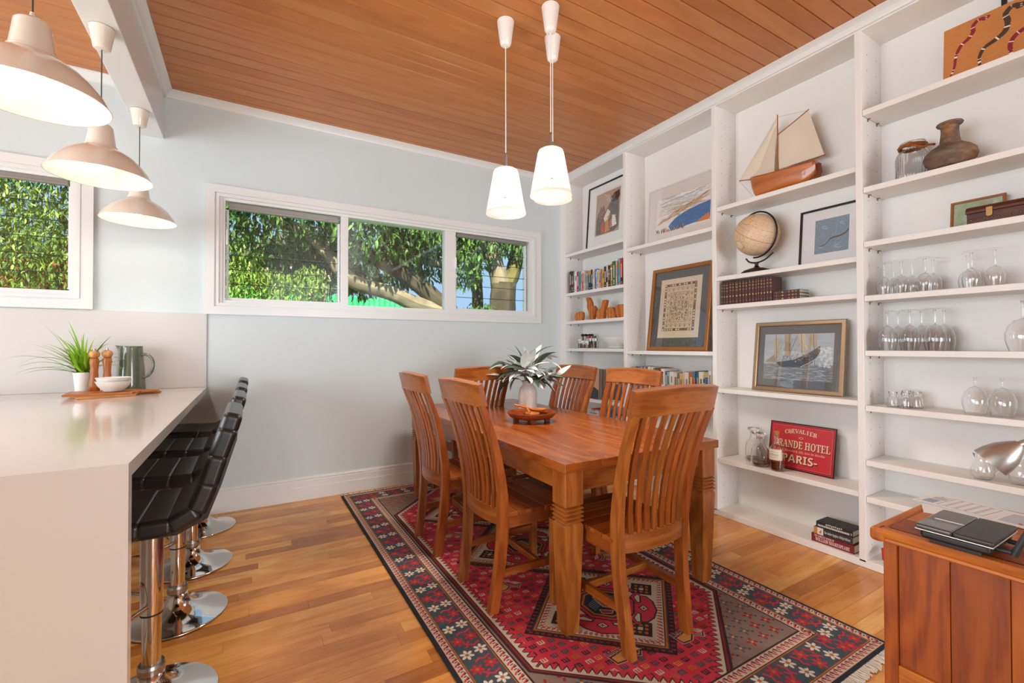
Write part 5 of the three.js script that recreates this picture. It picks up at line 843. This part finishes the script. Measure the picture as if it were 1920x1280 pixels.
{
  const t = thing('ceramic_vase', 'white patterned ceramic vase on the dining table', 'vase', [1.9, TY, -3.0]);
  const bt = dataTex(256, 256, (u, v) => { const q = Math.abs(((u * 12) % 1) - 0.5) * 2, k = ((v * 14 + q * 1.0) % 1) < 0.28 ? 210 : 90; return [k, k, k]; }, false);
  mesh('vase_body', LA([[0, 0.001], [0.066, 0.001], [0.07, 0.006], [0.071, 0.12], [0.069, 0.16], [0.06, 0.186], [0.044, 0.202], [0.04, 0.21], [0.04, 0.228], [0.044, 0.234], [0.042, 0.24], [0.036, 0.238], [0.035, 0.2]], 56), M(0xe6e2dc, 0.35, 0, { bumpMap: bt, bumpScale: 0.0025 }), t, { keepUV: true });
  const b = thing('leaf_bouquet', 'bunch of silver-green long leaves in the white vase', 'foliage', [1.9, TY + 0.2, -3.0]);
  const sil = M(0xdcdfe0, 0.6, 0, { side: THREE.DoubleSide }), sil2 = M(0xc0c6c4, 0.6, 0, { side: THREE.DoubleSide }), grn = M(0x3f5a40, 0.55, 0, { side: THREE.DoubleSide }), dk = M(0x4a4038, 0.6, 0, { side: THREE.DoubleSide });
  const vars = [blade(0.21, 0.056, 0.7), blade(0.18, 0.05, 0.35), blade(0.24, 0.056, 1.0), blade(0.16, 0.046, 0.5)], stems = [];
  for (let k = 0; k < 24; k++) {
    const a = k * 2.399, el = rr(0.1, 1.2), L = rr(0.12, 0.25), dx = Math.cos(a) * Math.cos(el), dz = Math.sin(a) * Math.cos(el), dy = Math.sin(el);
    const end = V(dx * L, 0.03 + dy * L * 0.85, dz * L); stems.push(TU([[0, -0.06, 0], [dx * L * 0.3, 0.03 + dy * L * 0.5, dz * L * 0.3], end], 0.0022, 8, 5));
    for (let j = 0; j < 5; j++) {
      const f = 0.45 + 0.55 * j / 4, p = V(dx * L * f * f * 0.9 + dx * L * f * 0.1, 0.03 + dy * L * (0.3 + 0.55 * f), dz * L * f), m = new THREE.Mesh(pick(vars), pick([sil, sil, sil2, grn, dk, sil2, sil, grn, sil]));
      m.name = 'leaf'; m.position.copy(p); const aa = a + rr(-1.3, 1.3), ee = el * 0.6 + rr(-0.5, 0.55); m.lookAt(p.clone().add(V(Math.cos(aa) * Math.cos(ee), Math.sin(ee), Math.sin(aa) * Math.cos(ee)))); m.rotateZ(rr(-0.6, 0.6)); b.add(m);
    }
  }
  mesh('stem', stems, M(0x6a5a44, 0.8), b);
}
{
  const t = thing('wooden_tray', 'round shallow wooden tray on feet in front of the vase', 'tray', [1.66, TY, -2.575]);
  const w = W(texTeak, 0xd0a78a, 0.4), o = LA([[0, 0.022], [0.1, 0.02], [0.145, 0.032], [0.163, 0.055], [0.165, 0.066], [0.16, 0.068], [0.15, 0.05], [0.11, 0.034], [0, 0.032]], 56);
  mesh('dish', o, w, t, { axis: 'x' });
  for (let k = 0; k < 4; k++) mesh('foot', B(0.035, 0.024, 0.022, 0.105 * Math.cos(k * PI / 2 + 0.5), 0.0125, 0.105 * Math.sin(k * PI / 2 + 0.5)), w, t);
  const scoop = (l, x, z, ry, e) => { const q = thing('wooden_scoop', l, 'scoop', [x, TY + 0.04 + e, z], ry, 'wooden scoops in the tray'), wm = W(texOlive, 0xf0c890, 0.5); mesh('scoop_bowl', LA([[0, 0.0], [0.03, 0.004], [0.045, 0.018], [0.047, 0.027], [0.043, 0.026], [0.03, 0.012], [0, 0.008]], 28).scale(1, 1, 1.25), wm, q, { axis: 'z' }); mesh('scoop_handle', TU([[0, 0.02, -0.05], [0, 0.036, -0.09], [0, 0.05, -0.15], [0, 0.056, -0.17]], 0.008, 16, 10), wm, q, { axis: 'z' }); };
  scoop('light wooden scoop in the tray with its handle towards the vase', 1.63, -2.52, -0.25, 0.0); scoop('light wooden scoop in the tray with its handle over the left rim', 1.735, -2.6, 1.15, 0.012);
}
// ---------- breakfast bar: boards, plant, mills, bowls, jug ----------
{
  const olive = [0xffffff, 0xe8c8a4].map((c) => W(texOlive, c, 0.4)), CT = 0.9745;
  const bd = (l, pts, y, ry) => { const s = mesh('serving_board', EX(pts, 0.009, 0.002).rotateX(-PI / 2), olive[l.includes('upper') ? 1 : 0], scene, { axis: 'x' }); s.position.set(-0.75, y + 0.002, -3.74); s.rotation.y = ry; tag(s, l, 'board', 'serving boards on the breakfast bar'); };
  const sh = (w, d, hx) => [[-w, -d], [w * 0.55, -d], [w * 0.75, -d * 0.4], [hx, -d * 0.25], [hx, d * 0.25], [w * 0.75, d * 0.4], [w * 0.55, d], [-w, d]];
  bd('lower wooden serving board with a handle on the breakfast bar', sh(0.17, 0.16, 0.25), CT, 0.35); bd('upper wooden serving board, turned askew on the lower one', sh(0.2, 0.13, 0.24), CT + 0.0135, 0.12);
  const y = CT + 0.0272;
  const p = thing('grass_plant', 'bright green grassy plant in a small white pot', 'potted plant', [-0.925, CT + 0.0002, -3.93]);
  mesh('pot', LA([[0, 0.001], [0.034, 0.001], [0.036, 0.004], [0.047, 0.138], [0.048, 0.142], [0.044, 0.142], [0.042, 0.12], [0, 0.12]], 36), white, p);
  mesh('soil', CY(0.042, 0.042, 0.004, 0, 0.124, 0, 24), M(0x3a2a1c, 0.95), p);
  const g1 = M(0x7fae1e, 0.5, 0, { side: THREE.DoubleSide }), g2 = M(0x5f9418, 0.5, 0, { side: THREE.DoubleSide }), g3 = M(0x93bc34, 0.5, 0, { side: THREE.DoubleSide });
  const rib = (az, el, L, droop, w) => { const n = 10, q = [], id = []; let x = 0, yy = 0, a = el; const ds = L / n; for (let i = 0; i <= n; i++) { const t = i / n, ww = w * (1 - Math.pow(t, 1.6)) * 0.5 + 0.0003; q.push([x, yy, ww]); x += Math.cos(a) * ds; yy += Math.sin(a) * ds; a -= droop / n * (0.4 + 1.2 * t); } const P = []; for (const [xx, y1, ww] of q) for (const s of [-1, 0, 1]) P.push(Math.cos(az) * xx - Math.sin(az) * s * ww, y1 + Math.abs(s) * ww * 0.3, Math.sin(az) * xx + Math.cos(az) * s * ww); for (let i = 0; i < n; i++) for (const j of [0, 1]) { const a2 = i * 3 + j; id.push(a2, a2 + 1, a2 + 3, a2 + 1, a2 + 4, a2 + 3); } const g = new THREE.BufferGeometry(); g.setAttribute('position', new THREE.Float32BufferAttribute(P, 3)); g.setIndex(id); g.computeVertexNormals(); return g; };
  const set = [[3.0, 0.95, 0.34, 0.9], [2.8, 0.75, 0.4, 1.5], [3.3, 0.6, 0.36, 1.4], [2.6, 0.9, 0.36, 2.2], [3.1, 1.25, 0.38, 0.5], [2.2, 1.4, 0.36, 0.35], [0.3, 1.25, 0.3, 0.6], [0.1, 1.0, 0.3, 2.3], [0.4, 0.9, 0.28, 2.4], [3.2, 0.35, 0.3, 1.0], [0.2, 0.75, 0.26, 2.2], [2.9, 0.5, 0.34, 1.7], [2.7, 1.0, 0.3, 0.8], [3.05, 0.8, 0.3, 0.6], [3.4, 1.05, 0.32, 1.0], [2.5, 1.2, 0.33, 0.5]];
  for (let k = 0; k < 62; k++) { const s = k < set.length ? set[k] : [rr(0, 2 * PI), rr(0.6, 1.45), rr(0.16, 0.34), rr(0.3, 2.2)]; if (k >= set.length && Math.sin(s[0]) < -0.2) s[1] = rr(1.1, 1.5); const m = mesh('leaf', rib(s[0], s[1], s[2], s[3], k < set.length ? rr(0.022, 0.032) : rr(0.014, 0.024)), pick([g1, g1, g2, g3]), p); m.position.set(rr(-0.02, 0.02), 0.126, rr(-0.02, 0.02)); }
  const mill = (l, x, z, h) => { const t = thing('pepper_mill', l, 'pepper mill', [x, y, z], 0, 'wooden pepper mills'); mesh('mill_body', LA([[0, 0], [0.027, 0], [0.028, 0.03], [0.025, 0.036], [0.026, 0.05], [0.022, 0.075], [0.0185, 0.12], [0.021, 0.165], [0.025, 0.19], [0.022, 0.2], [0.024, 0.206], [0.019, 0.214], [0, 0.214]].map(([a, b]) => [a, b * h / 0.27]), 32), olive[1], t, { axis: 'y' }); mesh('mill_head', LA([[0, 0.214], [0.018, 0.215], [0.026, 0.228], [0.028, 0.244], [0.022, 0.258], [0.01, 0.264], [0, 0.265]].map(([a, b]) => [a, b * h / 0.27]), 32), olive[0], t, { axis: 'y' }); mesh('mill_knob', CY(0.005, 0.007, 0.012, 0, 0.27 * h / 0.27, 0, 12), steel, t); };
  mill('wooden pepper mill on the left, next to the plant', -0.85, -3.845, 0.262); mill('wooden pepper mill on the right, behind the bowls', -0.79, -3.86, 0.265);
  const bowl = (l, yy, r, h) => { const o = mesh('ceramic_bowl', LA([[0, 0.001], [r * 0.5, 0.001], [r * 0.55, 0.006], [r * 0.85, h * 0.55], [r, h], [r * 0.985, h + 0.001], [r * 0.82, h * 0.6], [r * 0.5, 0.012], [0, 0.01]], 44), M(0xe6e3de, 0.4)); o.position.set(-0.727, yy, -3.70); tag(o, l, 'bowl', 'nested white bowls'); };
  bowl('lower white ceramic bowl of the nested pair in front of the mills', y, 0.089, 0.066); bowl('upper white ceramic bowl resting inside the other one', y + 0.024, 0.087, 0.064);
  const j = thing('green_jug', 'tall glazed grey-green jug with a handle', 'jug', [-0.70, CT + 0.0002, -4.035]);
  const gl = dataTex(256, 64, (u, v) => { const n = vn(u * 48, v * 3, 48, 3), m = vn(u * 12, v * 6, 12, 6), k = 0.6 * n + 0.4 * m; return [62 + 60 * k, 72 + 58 * k, 62 + 42 * k]; });
  const gm = M(0xffffff, 0.12, 0, { map: gl, clearcoat: 0.5 });
  const jb = LA([[0, 0.001], [0.078, 0.001], [0.082, 0.008], [0.08, 0.05], [0.074, 0.16], [0.066, 0.27], [0.064, 0.295], [0.064, 0.312], [0.06, 0.312], [0.06, 0.28], [0.068, 0.02], [0, 0.014]], 72), jp = jb.getAttribute('position');
  for (let i = 0; i < jp.count; i++) { const y = jp.getY(i), a = Math.atan2(jp.getZ(i), -jp.getX(i)); if (y > 0.265) { const k = Math.exp(-a * a * 9) * (y - 0.265) / 0.047; jp.setX(i, jp.getX(i) - 0.022 * k); jp.setY(i, y + 0.006 * k); } }
  jb.computeVertexNormals(); mesh('jug_body', jb, gm, j, { keepUV: true });
  mesh('handle', TU([[0.058, 0.25, 0.03], [0.085, 0.256, 0.045], [0.122, 0.225, 0.06], [0.13, 0.17, 0.065], [0.11, 0.115, 0.055], [0.07, 0.09, 0.035]], 0.009, 36, 12), gm, j, { keepUV: true });
}
// ---------- on the desk ----------
{
  const DY = 0.7505, t = thing('wireless_router', 'black and silver wireless router with two upright antennas on the desk', 'router', [1.68, DY, -0.437], 0.0);
  const gz = M(0x4a4743, 0.22, 0.2, { clearcoat: 0.6 }), gz2 = M(0x33332f, 0.4, 0.1);
  mesh('base', RB2(-0.095, 0.09, 0.008, 0.03, -0.068, 0.068, 0.008), black, t); mesh('foot', [B2(-0.085, 0.08, 0, 0.008, -0.05, 0.05)], black, t);
  mesh('silver_band', RB2(-0.104, 0.1, 0.03, 0.034, -0.076, 0.076, 0.002), M(0xc9c8c4, 0.25, 0.8), t);
  mesh('lid', [RB2(-0.104, 0.1, 0.034, 0.046, -0.076, 0.0, 0.005)], gz, t); mesh('lid', [RB2(-0.104, 0.1, 0.034, 0.046, 0.0005, 0.076, 0.005)], gz2, t);
  mesh('groove', B2(-0.015, -0.011, 0.0455, 0.0467, -0.06, 0.0), M(0xd0d0cc, 0.3, 0.6), t);
  for (const [x, z, a] of [[-0.05, 0.09, 0.18], [0.04, 0.095, 0.1]]) mesh('antenna', [CY(0.005, 0.0075, 0.19, 0, 0.095, 0, 14).rotateX(0.35).translate(x, 0.012, z + 0.008), CY(0.006, 0.006, 0.03, x, 0.018, z - 0.01, 12, PI / 2, 0, 0)], M(0x2b2b2e, 0.5), t);
  const pap = (l, x, z, ry, w, d, yy, map) => { const o = mesh('paper_sheet', B2(-w / 2, w / 2, 0, 0.0012, -d / 2, d / 2), M(0xe6e8ea, 0.7), scene); o.position.set(x, yy, z); o.rotation.y = ry; tag(o, l, 'paper', 'papers on the desk'); if (map) mesh('print', new THREE.PlaneGeometry(w * 0.94, d * 0.94).rotateX(-PI / 2).rotateY(0).translate(0, 0.0016, 0), M(0xffffff, 0.7, 0, { map }), o, { keepUV: true }); };
  const form = canvasTex(256, 360, (c, w, h) => { c.fillStyle = '#e4e7ea'; c.fillRect(0, 0, w, h); c.fillStyle = '#93a9bd'; c.fillRect(20, 20, 90, 60); c.strokeStyle = '#7c90a4'; c.lineWidth = 4; for (let k = 0; k < 5; k++) c.strokeRect(20, 100 + k * 46, 210, 36); c.fillStyle = '#6a6f74'; for (let k = 0; k < 14; k++) c.fillRect(120, 24 + k * 5, rr(40, 110), 2); });
  const chart = canvasTex(256, 360, (c, w, h) => { c.fillStyle = '#e8e9ea'; c.fillRect(0, 0, w, h); c.fillStyle = '#b9c4d0'; c.fillRect(30, 150, 190, 120); c.fillStyle = '#c43a34'; c.fillRect(40, 230, 22, 16); c.fillRect(70, 250, 20, 12); c.fillStyle = '#8a8f96'; for (let k = 0; k < 16; k++) c.fillRect(30, 24 + k * 7, rr(80, 190), 2); });
  pap('blank white sheet at the bottom of the papers, left edge sticking out', 1.975, -0.55, 0.35, 0.2, 0.14, DY, null); pap('white sheet with a small chart and red marks, lying on the right', 2.015, -0.42, -0.1, 0.16, 0.2, DY + 0.0014, chart); pap('form printed with blue boxes on top of the papers', 2.03, -0.535, -0.15, 0.15, 0.2, DY + 0.0028, form);
  // desk lamp: silver head above the desk, arm and base just out of view
  const lamp = thing('desk_lamp', 'brushed silver desk lamp head reaching in from the right edge', 'desk lamp', [2.02, DY, -0.1]);
  const sm = M(0xb4b2ae, 0.34, 0.85), head = mesh('lamp_head', LA([[0.012, 0.075], [0.016, 0.07], [0.024, 0.058], [0.036, 0.035], [0.042, 0.012], [0.0445, -0.012], [0.043, -0.012], [0.038, 0.02], [0.02, 0.055], [0, 0.066]], 44), sm, lamp);
  const hp = V(1.865, 0.948, -0.425).sub(V(2.02, DY, -0.1)), ax = V(0.27, 0.71, 0.64).normalize(); head.position.copy(hp); head.quaternion.setFromUnitVectors(V(0, 1, 0), ax);
  const e = hp.clone().addScaledVector(ax, 0.074);
  mesh('neck', TU([e.clone().addScaledVector(ax, -0.012), e.clone().addScaledVector(V(0.2, 0.45, 0.85).normalize(), 0.035), e.clone().addScaledVector(V(0.2, 0.4, 0.9).normalize(), 0.075)], 0.0115, 12, 16), sm, lamp);
  mesh('arm', TU([e.clone().add(V(0.014, 0.028, 0.062)), e.clone().add(V(0.05, 0.03, 0.14)), V(0.03, 0.2, -0.03), V(0, 0.02, 0)], 0.006, 30, 10), sm, lamp);
  mesh('lamp_base', LA([[0, 0.001], [0.08, 0.001], [0.082, 0.008], [0.07, 0.016], [0.012, 0.024], [0, 0.024]], 40), sm, lamp);
}
// ---------- outside ----------
{
  const grass = M(0x4f6a2c, 0.95);
  struct('garden_ground', B2(-30, 30, -1.0, -0.6, -45, Zr - 0.02), grass);
  const barkT = dataTex(256, 256, (u, v) => { const n = vn(u * 24, v * 8, 24, 8), m = vn(u * 6, v * 10, 6, 10), k = 0.5 * n + 0.5 * m; return [92 + 80 * k, 84 + 74 * k, 68 + 62 * k]; });
  const bark = M(0xffffff, 0.95, 0, { map: barkT, bumpMap: barkT, bumpScale: 0.02 }), bark2 = M(0x9a9a92, 0.95, 0, { map: barkT, bumpMap: barkT, bumpScale: 0.02 });
  const limb = (pts, r0, r1, n = 24) => { const cv = new THREE.CatmullRomCurve3(pts.map((p) => V(...p))), g = new THREE.TubeGeometry(cv, n, 1, 9), P = g.getAttribute('position'), c = cv.getSpacedPoints(n); for (let i = 0; i <= n; i++) { const r = r0 + (r1 - r0) * i / n; for (let j = 0; j <= 9; j++) { const k = i * 10 + j, q = V(P.getX(k), P.getY(k), P.getZ(k)), ce = cv.getPointAt(i / n), w = r * (1 + 0.12 * (vn(i * 0.7, j * 1.3) - 0.5)); q.sub(ce).setLength(w).add(ce); P.setXYZ(k, q.x, q.y, q.z); } } g.computeVertexNormals(); return g; };
  const leafG = blade(0.15, 0.05, 0.5, 0.2, 3), leafM = new THREE.MeshPhysicalMaterial({ color: 0xffffff, roughness: 0.55, transmission: 0.3, thickness: 0, side: THREE.DoubleSide });
  const DK = [0x3a5f24, 0x4a7a2c, 0x2e5020, 0x5f8c34], LT = [0x6f9430, 0x86a83e, 0x55802a, 0xa0b85a];
  function foliage(parent, blobs, cols, size = 1) {
    const n = blobs.reduce((s, b) => s + b[6], 0), m = new THREE.InstancedMesh(leafG, leafM, n), d = new THREE.Object3D(), c = new THREE.Color(); let k = 0;
    for (const [x, y, z, a, b, e, cnt] of blobs) for (let i = 0; i < cnt; i++) { let u, v, w; do { u = rr(-1, 1); v = rr(-1, 1); w = rr(-1, 1); } while (u * u + v * v + w * w > 1); d.position.set(x + u * a, y + v * b, z + w * e); d.rotation.set(rr(0.1, 1.5), rr(0, 6.3), rr(-0.6, 0.6), 'YXZ'); d.scale.setScalar(size * rr(0.7, 1.3)); d.updateMatrix(); m.setMatrixAt(k, d.matrix); c.set(pick(cols)).multiplyScalar(rr(0.8, 1.25)); m.setColorAt(k, c); k++; }
    m.name = 'foliage'; m.userData.kind = 'stuff'; parent.add(m);
  }
  const Z = -9;
  const t1 = thing('garden_tree', 'spreading tree whose limbs cross the left and middle window panes', 'tree', [3.9, -0.6, Z]);
  const A = (l, r0, r1) => limb(l.map(([x, y, z = Z]) => [x - 3.9, y + 0.6, z - Z]), r0, r1);
  mesh('trunk', A([[4.1, -0.6], [3.9, 1.0], [3.62, 2.08]], 0.34, 0.26), bark2, t1);
  mesh('branch', A([[3.7, 2.02], [2.95, 2.16], [2.5, 2.34], [1.75, 2.52], [1.5, 2.75]], 0.19, 0.13), bark, t1);
  mesh('branch', A([[3.66, 2.04], [3.3, 2.36], [2.73, 2.75], [2.2, 3.0], [1.75, 3.3], [1.2, 4.0]], 0.2, 0.1), bark2, t1);
  mesh('branch', A([[3.75, 3.02], [3.4, 3.04], [3.07, 3.09], [2.62, 3.37], [2.3, 3.8]], 0.1, 0.06), bark, t1);
  mesh('branch', A([[1.6, 2.6], [1.33, 2.95], [1.0, 3.3], [0.33, 3.58], [-0.4, 3.9]], 0.13, 0.09), bark, t1);
  mesh('branch', A([[2.2, 2.98], [2.35, 3.3], [2.2, 3.9]], 0.09, 0.06), bark2, t1);
  foliage(t1, [[0.0 - 3.9, 4.3, 0.2, 1.5, 0.75, 0.9, 2600], [1.2 - 3.9, 3.75, -0.9, 1.0, 0.5, 0.7, 1500], [2.2 - 3.9, 4.2, 0.3, 1.3, 0.7, 0.8, 2200], [3.4 - 3.9, 4.1, -0.5, 1.0, 0.8, 0.8, 1600], [2.9 - 3.9, 3.5, -1.2, 0.7, 0.35, 0.4, 380], [2.0 - 3.9, 3.3, -1.0, 0.5, 0.4, 0.4, 420], [0.6 - 3.9, 3.5, -1.6, 0.8, 0.5, 0.4, 900], [1.35 - 3.9, 3.1, -1.5, 0.3, 0.35, 0.3, 220], [-1.4 - 3.9, 4.0, 0, 1.0, 0.9, 0.8, 1500]], DK);
  const t2 = thing('garden_tree', 'forked mossy tree in the right window pane against blue sky', 'tree', [5.05, -0.6, Z]);
  const A2 = (l, r0, r1) => limb(l.map(([x, y]) => [x - 5.05, y + 0.6, 0]), r0, r1);
  mesh('trunk', A2([[5.1, -0.6], [5.0, 1.4], [5.05, 2.72]], 0.34, 0.3), bark2, t2);
  mesh('branch', A2([[5.0, 2.6], [4.85, 3.1], [4.6, 3.75], [4.3, 4.6]], 0.22, 0.14), bark, t2); mesh('branch', A2([[5.1, 2.6], [5.3, 3.0], [5.45, 3.6], [5.6, 4.6]], 0.2, 0.13), M(0xb9c08a, 0.95, 0, { map: barkT }), t2);
  foliage(t2, [[4.0 - 5.05, 3.6, 0.3, 0.42, 0.5, 0.4, 420], [4.5 - 5.05, 4.3, 0, 1.0, 0.5, 0.6, 1100], [5.75 - 5.05, 2.9, 0.3, 0.3, 0.6, 0.3, 170], [4.2 - 5.05, 2.55, 0.5, 0.42, 0.28, 0.3, 240], [5.6 - 5.05, 4.2, 0.2, 0.6, 0.5, 0.5, 400]], DK);
  const t3 = thing('garden_tree', 'thin dark trunk left of the forked tree', 'tree', [4.4, -0.6, Z - 0.6]);
  mesh('trunk', limb([[0.2, 0, 0], [0.28, 2.2, 0], [0.25, 3.6, 0], [0.0, 5, 0]], 0.18, 0.1), bark2, t3); foliage(t3, [[0.1, 4.6, 0, 0.8, 0.6, 0.5, 500]], DK);
  const s1 = thing('flowering_shrub', 'pale sunlit shrub low in the left window pane', 'shrub', [0.45, -0.6, -8.7]);
  mesh('stem', [limb([[0, 0, 0], [0.1, 1.8, 0], [-0.2, 3.2, 0]], 0.06, 0.02), limb([[0.1, 0, 0], [0.5, 1.8, 0], [0.8, 3.0, 0]], 0.05, 0.02)], bark, s1); foliage(s1, [[-0.25, 2.75, 0, 0.75, 0.5, 0.4, 3000], [0.5, 3.0, 0, 0.32, 0.35, 0.3, 500], [-0.6, 3.3, 0, 0.4, 0.4, 0.3, 600]], LT, 0.55);
  const s2 = thing('garden_shrub', 'dense sunlit shrub filling the kitchen window', 'shrub', [-3.0, -0.6, -8.6]);
  mesh('stem', [limb([[0, 0, 0], [0.1, 1.8, 0], [-0.2, 3.4, 0]], 0.07, 0.02), limb([[0.2, 0, 0], [0.6, 2.2, 0], [0.9, 3.8, 0]], 0.06, 0.02)], bark, s2);
  foliage(s2, [[0, 3.6, 0, 1.5, 1.0, 0.6, 8000], [0.6, 2.9, 0.2, 0.8, 0.6, 0.5, 2200], [0.3, 4.7, 0, 1.6, 0.6, 0.6, 3000], [-0.6, 2.8, 0.2, 0.5, 0.5, 0.4, 1000]], [...DK, ...LT, ...LT], 0.5);
  const far = thing('distant_trees', 'row of dark leafy trees beyond the green fence', 'trees', [2, -0.6, -23.5]); mesh('trunk', limb([[0, 0, 0], [0.2, 3, 0], [0, 6, 0]], 0.3, 0.15), bark2, far);
  foliage(far, [[-3, 5.2, 0, 3.0, 2.0, 1, 3000], [1.6, 5.9, 0, 2.2, 1.5, 1, 1700], [4.6, 6.2, 0, 1.6, 1.3, 0.8, 900], [-7, 4.5, 0, 3, 2.5, 1, 2000], [-10.5, 5, 0, 3.5, 3.5, 1, 5000]], DK, 1.5);
  // green corrugated fence
  const fg = thing('corrugated_fence', 'bright green corrugated metal fence beyond the trees', 'fence', [0, -0.6, -13.5]), fm = M(0x35c27a, 0.5), sheets = 9;
  for (let k = 0; k < sheets; k++) { const x0 = -3.2 + k * 0.92, pr = []; for (let i = 0; i <= 24; i++) { const a = i / 4 * 2 * PI; pr.push([i * 0.92 / 24, 0.035 * (Math.cos(a) > 0.2 ? 1 : Math.cos(a) < -0.2 ? -1 : 0)]); } const loop = [...pr, ...pr.slice().reverse().map(([a, b]) => [a, b - 0.01])]; const h = 3.45 - 0.02 * k; mesh('sheet', EX(loop, h).rotateX(-PI / 2).translate(x0, 0, 0), fm, fg); }
  for (let k = 0; k < 4; k++) mesh('post', B(0.08, 3.4, 0.08, -3.1 + k * 2.7, 1.7, -0.1), fm, fg);
  // neighbouring house
  const hs = thing('neighbour_house', 'cream house wall with a blue-paned window behind the fence', 'house', [1.5, -0.6, -17]);
  mesh('wall', B2(-1.6, 1.1, 0, 4.85, -3, 0), M(0xc9b69a, 0.8), hs); mesh('roof', EX([[-1.9, 4.8], [1.4, 4.8], [-0.25, 5.9]], 3.4).translate(0, 0, -3.2), M(0x6a5f58, 0.8), hs);
  for (const [a, b] of [[-0.45, 0.35]]) { const w = mesh('window_frame', [frameGeo([a, 3.6, b, 4.6], [a + 0.08, 3.68, b - 0.08, 4.52], 0.0, 0.06)], white, hs); mesh('pane', B2(a + 0.08, b - 0.08, 3.68, 4.52, 0.01, 0.03), M(0x6a93c4, 0.1), w); }
  const bf = thing('brick_garden_wall', 'low brown timber wall behind the kitchen window shrub', 'wall', [-4, -0.6, -10.4]); for (let k = 0; k < 15; k++) mesh('board', B2(-3.2, 3.0, 0.2 + k * 0.21, 0.4 + k * 0.21, -0.03, 0.03), M(pick([0x9a5a34, 0x8a4f30, 0xa8663c]), 0.8), bf);
}
scene.traverse((o) => { if (o.isMesh) { o.castShadow = true; o.receiveShadow = true; } });
renderer.render(scene, camera);
